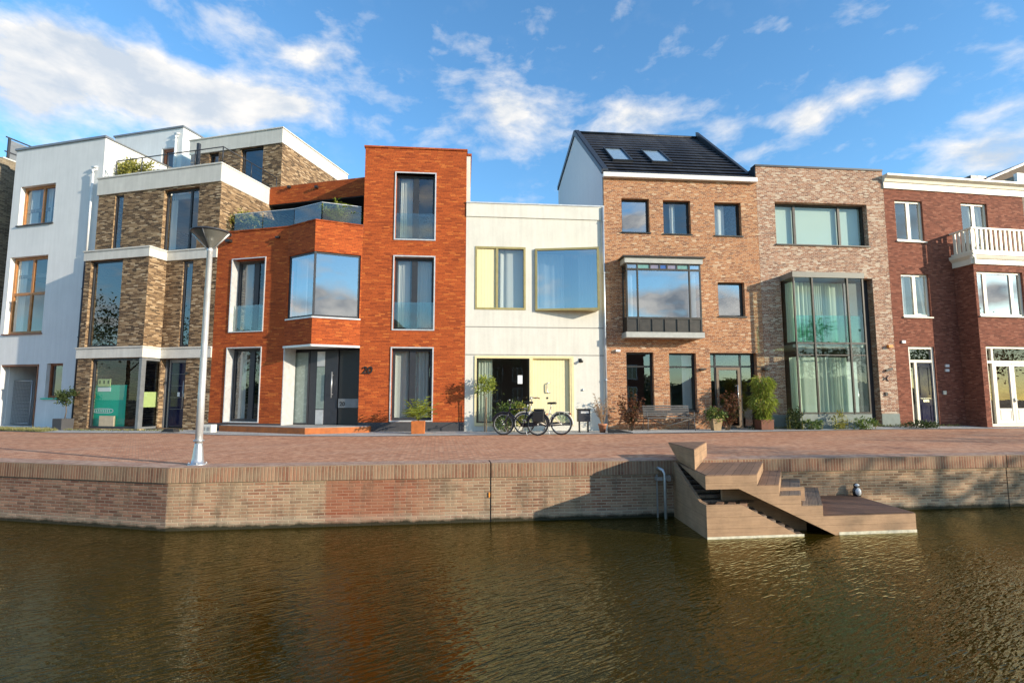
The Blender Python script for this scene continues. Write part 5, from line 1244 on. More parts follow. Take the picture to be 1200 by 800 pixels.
def mooring_pipe():
    fr = QR; w = -.16; u = fr.u(779.5, 580, w); z1 = fr.z(779.5, 551, w)
    P = thing('mooring_pole', 'bent galvanised pipe bracketed to the quay wall left of the water steps', 'pipe', sub(fr, u, w))
    mb = MB(fr); mb.tube([(u, w, -1.9), (u, w, z1 - .06), (u - .02, w + .03, z1), (u - .07, w + .1, z1 + .03), (u - .08, .0, z1 + .03)], .026, 10); mb.build('pipe', M['steel'], P)
    zb = fr.z(781, 561, w); mb = MB(fr); mb.box(u - .1, u + .13, w + .03, w + .05, zb - .03, zb + .03); mb.box(u + .08, u + .13, w + .05, -.003, zb - .05, zb + .05); mb.box(u - .13, u - .1, w + .03, -.003, zb - .03, zb + .03); mb.build('bracket', M['steel'], P)
    mb = MB(fr); mb.box(u - .10, u - .075, -.02, -.003, -1.6, z1 - .02); mb.build('back_rail', M['steel'], P)
mooring_pipe()

# ------------------------------------------------------------------ small penguin figurine on the low deck
def penguin():
    fr = QR; w = -.12; u = fr.u(1003.5, 578, w); p = fr.pt(u, w, DZ + .014)
    f = Fr((p.x, p.y), 20); z = p.z
    pr = [(.0, 0), (.062, .005), (.082, .05), (.088, .11), (.078, .17), (.055, .205), (.052, .225), (.060, .25), (.055, .285), (.035, .308), (.0, .316)]
    mb = MB(f); mb.lathe(pr, (0, 0, z), 18); P = mb.build('penguin_figurine', M['penguin_black'], None, f.pt(0, 0, z)); P.scale = (.74, .74, .74); tag(P, 'small black and white penguin figurine standing at the back of the low deck', 'figurine')
    mb = MB(f); mb.ball((0, -.044, z + .11), (.080, .078, .10)); mb.build('white_belly', M['penguin_white'], P)
    mb = MB(f); mb.ball((0, -.022, z + .268), (.060, .064, .042)); mb.build('white_face', M['penguin_white'], P)
    mb = MB(f); mb.tube([(0, -.055, z + .262), (0, -.105, z + .252)], [.018, .004], 8); mb.build('beak', M['penguin_black'], P)
    for s in (-1, 1):
        mb = MB(f); mb.ball((s * .025, -.055, z + .275), .008, 8, 6); mb.build('eye', M['penguin_black'], P)
        mb = MB(f); mb.tube([(s * .07, 0, z + .19), (s * .105, -.01, z + .12), (s * .11, -.02, z + .06)], [.022, .024, .008], 8); mb.build('flipper', M['penguin_black'], P)
        mb = MB(f); mb.ball((s * .035, -.06, z + .008), (.025, .045, .012), 10, 6); mb.build('foot', M['penguin_black'], P)
penguin()

# ------------------------------------------------------------------ street lamp
def lamp():
    p = gp(236, 9.42); f = Fr(p, 0)
    P = thing('street_lamp', 'tall silver street lamp with a smoked funnel shaped head on the quay corner', 'street lamp', f)
    zt = zat(291, 9.42); zr = zat(272.5, 9.42)
    mb = MB(f); mb.lathe([(.15, 0), (.15, .02), (.105, .03), (.09, .10), (.072, .28), (.062, .34), (.058, .38)], n=28); mb.build('base', M['steel'], P)
    mb = MB(f); mb.lathe([(.06, .36), (.056, 1.2), (.045, zt - .06), (.05, zt - .055), (.05, zt)], n=24); mb.build('pole', M['lamp_pole'], P)
    mb = MB(f); mb.lathe([(.085, .395), (.085, .42)], n=24)
    for k in range(4): a = k * PI / 2 + .4; mb.tube([(.13 * math.cos(a), .13 * math.sin(a), .02), (.13 * math.cos(a), .13 * math.sin(a), .05)], .014, 8)
    mb.build('collar', M['steel'], P)
    mb = MB(f); n = 32; V = []
    for r, z in ((.05, zt), (.10, zt + .06), (.30, zr - .02)):
        V += [(r * math.cos(2 * PI * k / n), r * math.sin(2 * PI * k / n), z) for k in range(n)]
    mb.mesh(V, [[i * n + k, i * n + (k + 1) % n, (i + 1) * n + (k + 1) % n, (i + 1) * n + k] for i in range(2) for k in range(n)]); mb.build('bowl', M['lamp_cone'], P)
    mb = MB(f); mb.lathe([(.30, zr - .022), (.325, zr - .012), (.33, zr), (.30, zr + .02), (.12, zr + .045), (0, zr + .05)], n=36); lid = mb.build('lid', M['dark_metal'], P)
    for k in range(4):
        a = k * PI / 2 + .08; c, s = math.cos(a), math.sin(a)
        mb = MB(f); mb.tube([(.055 * c, .055 * s, zt - .01), (.315 * c, .315 * s, zr - .018)], .013, 8); mb.build('arm', M['alu' if k % 2 == 0 else 'dark_metal'], P)
    mb = MB(f); mb.lathe([(.03, zt), (.03, zt + .1), (.06, zt + .12), (.06, zt + .2)], n=16); mb.build('lamp_holder', M['alu'], P)
lamp()

# ------------------------------------------------------------------ bicycles
def bicycle(front, rear, label, kind):
    d = (front - rear); d.z = 0; L = d.length; f = Fr(rear, math.degrees(math.atan2(d.y, d.x))); f.M = Matrix.Translation((0, 0, rear.z)) @ f.M
    P = thing('bicycle', label, 'bicycle', Fr(rear, f.ang), rear.z, 'bicycles parked at the white house')
    R = .335; fm = M['black_paint'] if kind == 'black' else M['silver_paint']
    ax = (0, 0, R); fx = (L, 0, R); bb = (L * .42, 0, .30); st = (L * .30, 0, .80) if kind == 'black' else (L * .28, 0, .78)
    hd = (L * .80, 0, .88); hl = (L * .835, 0, .70)
    for c in (ax, fx):
        mb = MB(f); mb.ring(c, R - .021, .021, 40, 8); wh = mb.build('wheel', M['rubber'], P)
        mb = MB(f); mb.ring(c, R - .05, .013, 40, 6); mb.build('rim', M['steel'] if kind != 'black' else M['mid_metal'], wh)
        mb = MB(f)
        for k in range(16):
            a = 2 * PI * k / 16; mb.tube([(c[0], (-1) ** k * .025, c[2]), (c[0] + (R - .055) * math.cos(a), 0, c[2] + (R - .055) * math.sin(a))], .0022, 4, False)
        mb.build('spokes', M['spoke'], wh)
        mb = MB(f); mb.tube([(c[0], -.06, c[2]), (c[0], .06, c[2])], .024, 10); mb.build('hub', M['steel'], wh)
    mb = MB(f); r = .02
    if kind == 'black':
        mb.tube([st, (hd[0], 0, hd[2] - .10)], r * .9); mb.tube([bb, (hl[0], 0, hl[2])], r * 1.1)
    else:
        mb.tube([(L * .33, 0, .55), (L * .55, 0, .50), (hl[0], 0, hl[2] + .02)], r * 1.2); mb.tube([bb, (L * .55, 0, .36), (hl[0], 0, hl[2] - .05)], r * 1.2)
    mb.tube([bb, st], r); mb.tube([hl, hd], r * 1.15)
    for s in (-1, 1):
        mb.tube([(bb[0], s * .02, bb[2]), (ax[0], s * .06, ax[2])], .011); mb.tube([(st[0] + .02, s * .015, st[2] - .12), (ax[0], s * .06, ax[2])], .010)
        mb.tube([(hl[0], s * .045, hl[2]), (hl[0] + .05, s * .055, .52), (fx[0], s * .055, fx[2])], .013)
    mb.box(hl[0] - .02, hl[0] + .05, -.05, .05, hl[2] - .02, hl[2] + .01); mb.build('bicycle_frame', fm, P)
    zs = .99 if kind == 'black' else .97
    mb = MB(f); mb.tube([st, (st[0] - .025, 0, zs - .02)], .014); mb.build('seat_post', M['steel'], P)
    mb = MB(f); x = st[0] - .03
    V = []; prof = [(-.15, .10, .02), (-.11, .115, .035), (-.03, .085, .03), (.06, .04, .03), (.13, .022, .02)]
    for (dx, wd, h) in prof: V += [(x + dx, -wd, zs), (x + dx, -wd * .6, zs + h), (x + dx, wd * .6, zs + h), (x + dx, wd, zs), (x + dx, 0, zs - .035)]
    Fs = [[i * 5 + k, i * 5 + (k + 1) % 5, (i + 1) * 5 + (k + 1) % 5, (i + 1) * 5 + k] for i in range(4) for k in range(5)] + [[4, 3, 2, 1, 0], [20, 21, 22, 23, 24]]
    mb.mesh(V, Fs); mb.build('saddle', M['leather'], P)
    mb = MB(f); hz = 1.06 if kind != 'black' else .98; hx_ = hd[0] - .02
    mb.tube([hd, (hx_, 0, hz)], .014)
    if kind == 'black': pts = [(hx_ - .06, -.29, hz), (hx_ + .02, -.2, hz), (hx_ + .05, 0, hz), (hx_ + .02, .2, hz), (hx_ - .06, .29, hz)]
    else: pts = [(hx_ - .20, -.25, hz + .05), (hx_ - .06, -.24, hz + .09), (hx_ + .04, -.12, hz + .04), (hx_ + .02, 0, hz), (hx_ + .04, .12, hz + .04), (hx_ - .06, .24, hz + .09), (hx_ - .20, .25, hz + .05)]
    mb.tube(pts, .012); hb = mb.build('handlebar', M['chrome'] if kind != 'black' else fm, P)
    for a, b in ((pts[0], pts[1]), (pts[-1], pts[-2])):
        A, B = Vector(a), Vector(b); mb = MB(f); mb.tube([A, A + (B - A).normalized() * .11], .018); mb.build('grip', M['brown_grip' if kind != 'black' else 'rubber'], hb)
    mb = MB(f); mb.tube([(hx_ + .02, .08, hz + .06), (hx_ + .03, .08, hz + .1)], .022, 10); mb.build('bell', M['chrome'], hb)
    # mudguards, chain, pedals, rack
    mb = MB(f); mb.ring(ax, R + .025, .028, 26, 6, R_(-15) if kind != 'black' else R_(15), R_(185), .8); mb.ring(fx, R + .022, .024, 20, 6, R_(20), R_(165), .8); mb.build('mudguard', fm, P)
    mb = MB(f); mb.prism([(bb[0] - .02, bb[2] - .06), (bb[0] + .1, bb[2] - .03), (bb[0] + .1, bb[2] + .07), (ax[0] + .02, ax[2] + .06), (ax[0] - .05, ax[2]), (ax[0] + .02, ax[2] - .05)], 'y', -.075, -.05); mb.build('chain_guard', M['black_paint'], P)
    mb = MB(f); mb.tube([(bb[0], -.09, bb[2]), (bb[0], .09, bb[2])], .016); mb.tube([(bb[0], -.09, bb[2]), (bb[0] + .06, -.095, bb[2] - .16)], .011); mb.tube([(bb[0], .09, bb[2]), (bb[0] - .06, .095, bb[2] + .16)], .011)
    mb.box(bb[0] + .02, bb[0] + .11, -.19, -.10, bb[2] - .175, bb[2] - .15); mb.box(bb[0] - .11, bb[0] - .02, .10, .19, bb[2] + .15, bb[2] + .175); mb.build('crank', M['mid_metal'], P)
    mb = MB(f); zr = .70
    for s in (-1, 1):
        mb.tube([(-.24, s * .06, zr), (.16, s * .06, zr)], .007); mb.tube([(-.12, s * .065, zr), ax], .006); mb.tube([(.06, s * .065, zr), ax], .006)
    for k in range(4): mb.tube([(-.24 + k * .13, -.06, zr), (-.24 + k * .13, .06, zr)], .006)
    rk = mb.build('rear_rack', M['black_paint'] if kind == 'black' else M['silver_paint'], P)
    mb = MB(f); mb.box(-.30, -.27, -.03, .03, zr - .08, zr - .03); mb.build('rear_light', M['red_lens'], P)
    mb = MB(f); mb.tube([(bb[0] - .08, .06, .24), (bb[0] - .16, .18, .0)], .01); mb.build('kickstand', M['steel'], P)
    if kind == 'black':
        for s in (-1, 1):
            mb = MB(f); mb.box(-.21, .13, s * .07, s * .18, .40, zr + .03); mb.build('pannier', M['leather'], P, bevel=.025)
        mb = MB(f); mb.box(-.2, .12, -.09, .09, zr + .02, zr + .10); mb.build('pannier_top', M['leather'], P, bevel=.03)
    else:
        mb = MB(f); mb.prism([(-.05, .36), (.12, .50), (.16, .70), (-.2, .70), (-.22, .50)], 'y', .05, .06); mb.prism([(-.05, .36), (.12, .50), (.16, .70), (-.2, .70), (-.22, .50)], 'y', -.06, -.05); mb.build('coat_guard', M['glass_rail'], P)
        mb = MB(f); mb.tube([(fx[0] - .05, 0, .78), (fx[0] + .0, 0, .79)], .04, 12); mb.build('headlight', M['chrome'], P)
bicycle(gp(614, 17.25), gp(657.5, 16.95), 'cream framed city bicycle with pale rear mudguard, parked right of the black one', 'white')
bicycle(gp(590, 16.85), gp(630, 16.62), 'black bicycle with dark rear panniers, parked in front of the shrub by the white house', 'black')

# ------------------------------------------------------------------ mailbox, bench, small things
def mailbox():
    p = gp(683.5, 18.2); f = Fr(p, RA); P = thing('mailbox', 'black letter box on two legs in front of the white house wall', 'letter box', f)
    k = kx(1) * 0 + 18.2 / F; z0, z1 = zat(493.8, 18.2), zat(479.8, 18.2); h = 7.2 * k
    mb = MB(f); mb.box(-h, h, -.12, .12, z0, z1); mb.build('body', M['charcoal'], P, bevel=.015)
    mb = MB(f); mb.box(-h - .02, h + .02, -.14, .14, z1 + .001, z1 + .03); mb.build('lid', M['black_frame'], P)
    mb = MB(f); mb.box(-h * .55, h * .75, -.128, -.121, z1 - .12, z1 - .05); mb.build('slot_plate', M['alu'], P)
    for s in (-1, 1):
        mb = MB(f); mb.box(s * h * .7 - .025, s * h * .7 + .025, -.03, .03, 0, z0 - .001); mb.box(s * h * .7 - .04, s * h * .7 + .04, -.1, .1, 0, .015); mb.build('leg', M['black_frame'], P)
mailbox()

def bench():
    p = gp(783, 18.75); f = Fr(p, RA); P = thing('garden_bench', 'grey metal garden bench under the ground floor windows of the tan brick house', 'bench', f); W = .82; lz = .03
    for s in (-1, 1):
        mb = MB(f); mb.tube([(s * W, -.25, lz), (s * W * .97, -.22, .44), (s * W * .97, .2, .45)], .013); mb.build('front_leg', M['bench_metal'], P)
        mb = MB(f); mb.tube([(s * W, .32, lz), (s * W * .97, .2, .45), (s * W * .97, .3, .86)], .013); mb.build('back_leg', M['bench_metal'], P)
        mb = MB(f); mb.tube([(s * W, .25, .66), (s * W, -.18, .66), (s * W, -.22, .44)], .013); mb.build('armrest', M['bench_metal'], P)
    mb = MB(f)
    for k in range(6): mb.box(-W, W, -.23 + k * .075, -.18 + k * .075, .45, .47)
    mb.build('seat', M['bench_metal'], P)
    mb = MB(f)
    for k in range(5): mb.box(-W, W, .20 + .02 * k, .215 + .02 * k, .52 + k * .075, .57 + k * .075)
    mb.build('backrest', M['bench_metal'], P)
    mb = MB(f); mb.tube([(-W * .9, -.2, .43), (0, .0, .2), (W * .9, -.2, .43)], .009); mb.tube([(-W * .9, .2, .43), (0, .0, .2), (W * .9, .2, .43)], .009); mb.build('brace', M['bench_metal'], P)
bench()

def small_items():
    p = gp(247, 18.2); f = Fr(p, LA); mb = MB(f); mb.box(-.2, .2, -.12, .12, 0, .26); P = mb.build('concrete_block', M['warm_white'], None, p, bevel=.015); tag(P, 'pale concrete block lying between the brown and the orange brick house', 'block')
    for x in (-.09, .09): mb = MB(f); mb.box(x - .06, x + .06, -.127, -.121, .06, .18); mb.build('hollow', M['concrete'], P)
    p = grd(199, 506.3); f = Fr(p, LA); mb = MB(f); mb.prism([(-.28, 0), (.28, 0), (.24, .10), (-.1, .12)], 'y', -.12, .12); P = mb.build('kerb_ramp', M['rubber'], None, p); tag(P, 'small black rubber ramp at the kerb in front of the navy door', 'ramp')
    p = gp(720, 17.75); f = Fr(p, RA - 12); mb = MB(f); mb.prism([(-.22, 0), (.22, 0), (.2, .05), (-.1, .12), (-.24, .16)], 'y', -.12, .12); P = mb.build('boot_tray', M['rubber'], None, p, bevel=.01); tag(P, 'black wedge lying on the pavement next to the terracotta pot', 'wedge')
    p = gp(731, 17.75); f = Fr(p, RA - 18); mb = MB(f); mb.prism([(-.3, 0), (.28, 0), (.26, .03), (-.28, .12)], 'y', -.09, .09); P = mb.build('rubber_bar', M['rubber'], None, p, bevel=.01); tag(P, 'flat black bar lying on the gravel left of the bench', 'bar')
    # dark square post with planks at the right of the lamp
small_items()

# ------------------------------------------------------------------ plants
def foliage(mb, c, rad, n, L, Wd, rnd, clumps=7, spread=.45, up=.35, droop=0.0):
    c = Vector(c); cl = []
    for k in range(clumps):
        while True:
            v = Vector((rnd.uniform(-1, 1), rnd.uniform(-1, 1), rnd.uniform(-1, 1)))
            if v.length < 1: break
        cl.append((v * .78, rnd.uniform(.6, 1.25)))
    for i in range(n):
        q, s = rnd.choice(cl); v = q + Vector((rnd.gauss(0, 1), rnd.gauss(0, 1), rnd.gauss(0, 1))) * spread * .5 * s
        p = c + Vector((v.x * rad[0], v.y * rad[1], v.z * rad[2]))
        d = v.normalized() * .8 + Vector((rnd.gauss(0, .6), rnd.gauss(0, .6), rnd.gauss(0, .5) + up - droop)); 
        nn = Vector((rnd.gauss(0, .7), rnd.gauss(0, .7), 1)); l = L * rnd.uniform(.6, 1.3)
        mb.leaf(p, d, nn, l, Wd * rnd.uniform(.7, 1.2) * l / L)

def fronds(mb, c, n, L, rnd, wd=.02, arch=.5, spread=1.0):
    for i in range(n):
        a = rnd.uniform(0, 2 * PI); e = rnd.uniform(.6, 1.45); l = L * rnd.uniform(.6, 1.1); p = Vector(c); d = Vector((math.cos(a) * math.cos(e) * spread, math.sin(a) * math.cos(e) * spread, math.sin(e))).normalized()
        for k in range(7):
            q = p + d * l / 7; sd = d.cross(Vector((0, 0, 1))).normalized() if abs(d.z) < .99 else Vector((1, 0, 0))
            if k > 1:
                for s in (-1, 1): mb.leaf(q, (d * .6 + sd * s).normalized(), Vector((0, 0, 1)), wd * 7, wd)
            mb.leaf(p, d, sd.cross(d), l / 6, wd * .35); p = q; d = (d + Vector((0, 0, -arch * .22))).normalized()

def square_pot(P, f, w0, w1, h, mat, name='planter'):
    mb = MB(f); a, b = w0 / 2, w1 / 2; t = .03
    lo = [(-a, -a, 0), (a, -a, 0), (a, a, 0), (-a, a, 0)]; hi = [(-b, -b, h), (b, -b, h), (b, b, h), (-b, b, h)]; i_ = [(x * (b - t) / b, y * (b - t) / b, h) for x, y, _ in hi]; j = [(x, y, h - .06) for x, y, _ in i_]
    mb.face(lo[::-1])
    for k in range(4):
        n = (k + 1) % 4; mb.face([lo[k], lo[n], hi[n], hi[k]]); mb.face([hi[k], hi[n], i_[n], i_[k]]); mb.face([i_[k], i_[n], j[n], j[k]])
    mb.face(j); return mb.build(name, M[mat], P, bevel=.008)
def stem(P, f, pts, r, mat='bark', name='stem'):
    mb = MB(f); mb.tube(pts, r, 7); return mb.build(name, M[mat], P)
def crown(P, f, leaf, name='foliage', **k):
    mb = MB(f); rnd = random.Random(k.pop('seed')); foliage(mb, rnd=rnd, **k); return mb.build(name, M[leaf], P, clean=False)

def plants():
    # palm in the rusty planter
    d = 17.55; p = gp(490.7, d); f = Fr(p, RA); P = thing('potted_palm', 'bright green palm in a rusty steel planter beside the orange tower window', 'potted plant', f)
    square_pot(P, f, .40, .42, .40, 'corten'); mb = MB(f); rnd = random.Random(3); fronds(mb, (0, 0, .4), 34, .72, rnd, .026, .6); mb.build('fronds', M['leaf_bright'], P, clean=False)
    # clipped standard tree by the white house
    d = 18.3; p = gp(568, d); f = Fr(p, RA); P = thing('standard_tree', 'small ball headed tree on a thin stem with a stake, at the white house window', 'tree', f)
    z = zat(451, d); stem(P, f, [(0, 0, 0), (.02, 0, .8), (0, 0, z)], [.018, .016, .014]); stem(P, f, [(.06, .02, 0), (.06, .02, 1.15)], .014, 'twig', 'stake')
    crown(P, f, 'leaf_bright', c=(0, 0, z), rad=(.31, .28, .34), n=800, L=.085, Wd=.022, seed=5, clumps=12)
    # shrub behind the bicycles
    d = 18.35; p = gp(600, d); f = Fr(p, RA); P = thing('shrub', 'leafy yellow green shrub behind the parked bicycles', 'shrub', f)
    crown(P, f, 'leaf_mid', c=(.0, 0, .55), rad=(.68, .28, .50), n=1900, L=.085, Wd=.024, seed=6, clumps=16)
    mb = MB(f); rnd = random.Random(8)
    for k in range(9): a = rnd.uniform(-.4, .4); mb.tube([(a * .4, 0, 0), (a, rnd.uniform(-.1, .1), .4), (a * 1.5, rnd.uniform(-.15, .15), .85)], [.012, .009, .004], 6)
    mb.build('branches', M['bark'], P)
    crown(P, f, 'leaf_yellow', 'yellow_leaves', c=(.25, -.1, .6), rad=(.45, .2, .42), n=520, L=.08, Wd=.024, seed=61, clumps=9)
    # dry plant in terracotta pot
    d = 18.0; p = gp(705.5, d); f = Fr(p, RA); P = thing('dry_plant', 'tall dry pale plant in a terracotta pot at the white house corner', 'potted plant', f)
    mb = MB(f); mb.lathe([(.09, 0), (.13, .24), (.145, .24), (.145, .29), (.12, .29), (.11, .25)], n=20); mb.build('pot', M['terracotta'], P)
    mb = MB(f); rnd = random.Random(11); tips = []
    for k in range(16):
        a = rnd.uniform(0, 6.3); s = rnd.uniform(.05, .34); h = rnd.uniform(.6, 1.35); tip = (math.cos(a) * s - .06, math.sin(a) * s * .6, h); tips.append(tip); mb.tube([(0, 0, .26), (tip[0] * .45, tip[1] * .45, h * .6), tip], [.008, .006, .003], 5)
    mb.build('stem', M['twig'], P)
    mb = MB(f)
    for t in tips:
        for k in range(20):
            q = rnd.uniform(.45, 1.0); mb.leaf((t[0] * q + rnd.gauss(0, .03), t[1] * q + rnd.gauss(0, .03), .26 + (t[2] - .26) * q), (rnd.gauss(0, 1), rnd.gauss(0, 1), rnd.gauss(.1, .7)), (0, 0, 1), .085, .018)
    mb.build('dry_leaves', M['leaf_dry'], P, clean=False)
    # red shrub left of the bench
    for (px, d, h, wd, lab, sd) in ((738, 18.7, 1.35, .42, 'straggly red brown shrub at the foot of the tan brick wall, left of the bench', 14), (851, 18.9, 1.30, .38, 'dark red leaved shrub in front of the black glazed entrance', 15)):
        p = gp(px, d, .02); f = Fr(p, RA); P = thing('red_shrub', lab, 'shrub', f, .02); mb = MB(f); rnd = random.Random(sd); tips = []
        for k in range(14):
            a = rnd.uniform(-1, 1) * wd; tip = (a, rnd.uniform(-.2, .15), h * rnd.uniform(.5, 1.0)); tips.append(tip); mb.tube([(a * .15, 0, 0), (a * .5, tip[1] * .5, tip[2] * .55), tip], [.011, .008, .003], 5)
        mb.build('branches', M['bark'], P); mb = MB(f)
        for t in tips:
            for k in range(48): q = rnd.uniform(.25, 1.05); mb.leaf((t[0] * q + rnd.gauss(0, .06), t[1] * q + rnd.gauss(0, .05), t[2] * q + rnd.gauss(0, .04)), (rnd.gauss(0, 1), rnd.gauss(0, 1), rnd.gauss(0, .6)), (0, 0, 1), .10, .032)
        mb.build('leaves', M['leaf_red'], P, clean=False)
        mb = MB(f); 
        for t in tips[::3]:
            for k in range(16): q = rnd.uniform(.3, .9); mb.leaf((t[0] * q + rnd.gauss(0, .06), t[1] * q - .05, t[2] * q), (rnd.gauss(0, 1), rnd.gauss(0, 1), rnd.gauss(0, .6)), (0, 0, 1), .09, .03)
        mb.build('green_leaves', M['leaf_dark'], P, clean=False)
    # pot with flowers
    d = 18.75; p = gp(837.5, d, .02); f = Fr(p, RA); P = thing('potted_flowers', 'low leafy plant in a tan tapered pot left of the black entrance', 'potted plant', f, .03)
    f2 = Fr(p, RA); f2.M = Matrix.Translation((0, 0, .03)) @ f2.M; square_pot(P, f2, .24, .36, .40, 'pot_stone', 'pot'); crown(P, f2, 'leaf_mid', c=(0, -.02, .52), rad=(.36, .28, .24), n=320, L=.10, Wd=.03, seed=17, clumps=9)
    crown(P, f2, 'leaf_yellow', 'blossoms', c=(-.02, -.05, .5), rad=(.34, .26, .24), n=90, L=.06, Wd=.028, seed=18, clumps=9)
    # bamboo
    d = 19.0; p = gp(894, d, .05); f = Fr(p, RA); f.M = Matrix.Translation((0, 0, .05)) @ f.M; P = thing('bamboo_planter', 'dense bright bamboo in a rusty planter right of the black entrance', 'potted plant', f, 0); P['_M'] = P['_M']
    square_pot(P, f, .44, .46, .34, 'corten_dark'); mb = MB(f); rnd = random.Random(21)
    for k in range(14): a, b = rnd.uniform(-.15, .15), rnd.uniform(-.15, .15); mb.tube([(a, b, .3), (a * 1.4, b * 1.4, 1.0), (a * 2.2, b * 2, 1.7)], [.009, .007, .004], 6)
    mb.build('canes', M['leaf_yellow'], P)
    mb = MB(f)
    for k in range(1300):
        h = rnd.uniform(.38, 1.82); w = (.34 + .07 * math.sin(h * 7 + 1)) * (1 - .3 * abs(h - 1.2)); a = rnd.uniform(0, 6.3); r = w * math.sqrt(rnd.random()) + .06 * math.sin(h * 9)
        mb.leaf((math.cos(a) * r, math.sin(a) * r, h), (math.cos(a), math.sin(a), rnd.gauss(-.7, .6)), (rnd.gauss(0, .5), rnd.gauss(0, .5), 1), rnd.uniform(.14, .26), .019)
    mb.build('leaves', M['leaf_bright'], P, clean=False)
    # standard tree in the dark pot, left
    d = 19.6; p = gp(76.5, d); f = Fr(p, LA); P = thing('potted_tree', 'small round headed tree in a dark grey pot between white and brown house', 'potted tree', f)
    square_pot(P, f, .42, .44, .40, 'grey_pot', 'pot'); z = zat(464.5, d); stem(P, f, [(.05, 0, .36), (.1, 0, .65), (.0, 0, z)], [.017, .015, .013])
    crown(P, f, 'leaf_dark', c=(0, 0, z), rad=(.38, .34, .27), n=800, L=.09, Wd=.026, seed=25, clumps=12)
    # weeds in front of the glass bay
    q = FB
    for (x0, w, h, n, lab, sd, lf) in ((931, .32, .60, 520, 'tangled dark green shrub at the left corner of the glass bay plinth', 31, 'leaf_dark'), (950, .38, .34, 300, 'low green weeds below the left pane of the glass bay', 32, 'leaf_mid'), (983, .32, .62, 240, 'upright yellowish weed in the middle of the glass bay plinth', 33, 'leaf_yellow'), (1012, .5, .36, 360, 'low spreading weeds under the right pane of the glass bay', 34, 'leaf_mid')):
        p = gp(x0, 18.95, .06); f = Fr(p, RA); f.M = Matrix.Translation((0, 0, .06)) @ f.M; P = thing('weed_clump', lab, 'weeds', f)
        mb = MB(f); rnd = random.Random(sd)
        for k in range(10): a = rnd.uniform(-w, w); mb.tube([(a, 0, 0), (a * 1.1 + rnd.gauss(0, .05), rnd.gauss(0, .05), h * rnd.uniform(.6, 1.15))], [.007, .003], 5)
        mb.build('stalks', M['leaf_yellow'], P); crown(P, f, lf, c=(0, 0, h * .48), rad=(w, .17, h * .55), n=n, L=.09, Wd=.026, seed=sd, clumps=12)
    p = gp(1077, 19.5, .07); f = Fr(p, 8.6); f.M = Matrix.Translation((0, 0, .07)) @ f.M; P = thing('ground_shrub', 'low dark creeping shrub in front of the navy door', 'shrub', f); mb = MB(f); rnd = random.Random(41)
    for k in range(10): a = rnd.uniform(-.6, .6); mb.tube([(a * .7, 0, 0), (a, rnd.gauss(0, .1), .15)], .006, 5)
    mb.build('stalks', M['bark'], P); crown(P, f, 'leaf_dark', c=(0, 0, .10), rad=(.75, .25, .13), n=700, L=.08, Wd=.02, seed=42, clumps=20)
    # roof plants
    f = sub(F2, F2.u(158, 195, .9), .9); f.M = Matrix.Translation((0, 0, ZT2 - .9)) @ f.M; P = thing('roof_shrub', 'yellow green bushy plant behind the roof terrace railing of the brown house', 'shrub', f); square_pot(P, f, .4, .45, .4, 'grey_pot', 'pot')
    crown(P, f, 'leaf_yellow', c=(0, 0, 1.45), rad=(.95, .35, .62), n=1500, L=.14, Wd=.03, seed=44, clumps=18)
    f = sub(F3, F3.u(290, 258, .75), .75); f.M = Matrix.Translation((0, 0, ZP3 - .2)) @ f.M; P = thing('terrace_shrub', 'loose shrub behind the left end of the glass balustrade', 'shrub', f); square_pot(P, f, .4, .45, .4, 'grey_pot', 'pot')
    crown(P, f, 'leaf_yellow', c=(-.25, 0, .75), rad=(.8, .3, .42), n=620, L=.13, Wd=.032, seed=45, clumps=14); crown(P, f, 'leaf_dark', 'dark_leaves', c=(.3, .1, .72), rad=(.6, .3, .42), n=420, L=.13, Wd=.032, seed=46, clumps=12)
    pt = gp(393, 18.95); f = Fr(pt, 24); f.M = Matrix.Translation((0, 0, ZP3 - .2)) @ f.M; P = thing('terrace_palm', 'green palm behind the balustrade glass next to the orange tower', 'potted plant', f); square_pot(P, f, .36, .4, .35, 'grey_pot', 'pot')
    mb = MB(f); rnd = random.Random(47); fronds(mb, (0, 0, .36), 26, .85, rnd, .032, .55); mb.build('fronds', M['leaf_bright'], P, clean=False)
    # dried plant on the pavement joint, grass at the left
    mb = MB(WORLD); rnd = random.Random(51)
    for k in range(2600):
        x = rnd.uniform(-19.5, -15.6) ; y = kerb_y(x) + abs(rnd.gauss(0, .38)); 
        mb.leaf((x, y, 0.0), (rnd.gauss(0, .5), rnd.gauss(0, .5), 1), (0, 1, 0), rnd.uniform(.05, .16), .012)
    for k in range(700):
        x = rnd.uniform(8.3, 16.5); y = kerb_y(x) + .9 + abs(rnd.gauss(0, .12)); mb.leaf((x, y, lift(x) * 1.6), (rnd.gauss(0, .5), rnd.gauss(0, .5), 1), (0, 1, 0), rnd.uniform(.04, .13), .012)
    for k in range(260):
        x = rnd.uniform(-15.6, -11.2); y = kerb_y(x) + 1.0 + rnd.gauss(0, .06); mb.leaf((x, y, .01), (rnd.gauss(0, .6), rnd.gauss(0, .6), 1), (0, 1, 0), rnd.uniform(.04, .1), .014)
    struct(mb.build('grass', M['grass'], clean=False), 'stuff', 'patchy grass along the house fronts', 'grass')
plants()

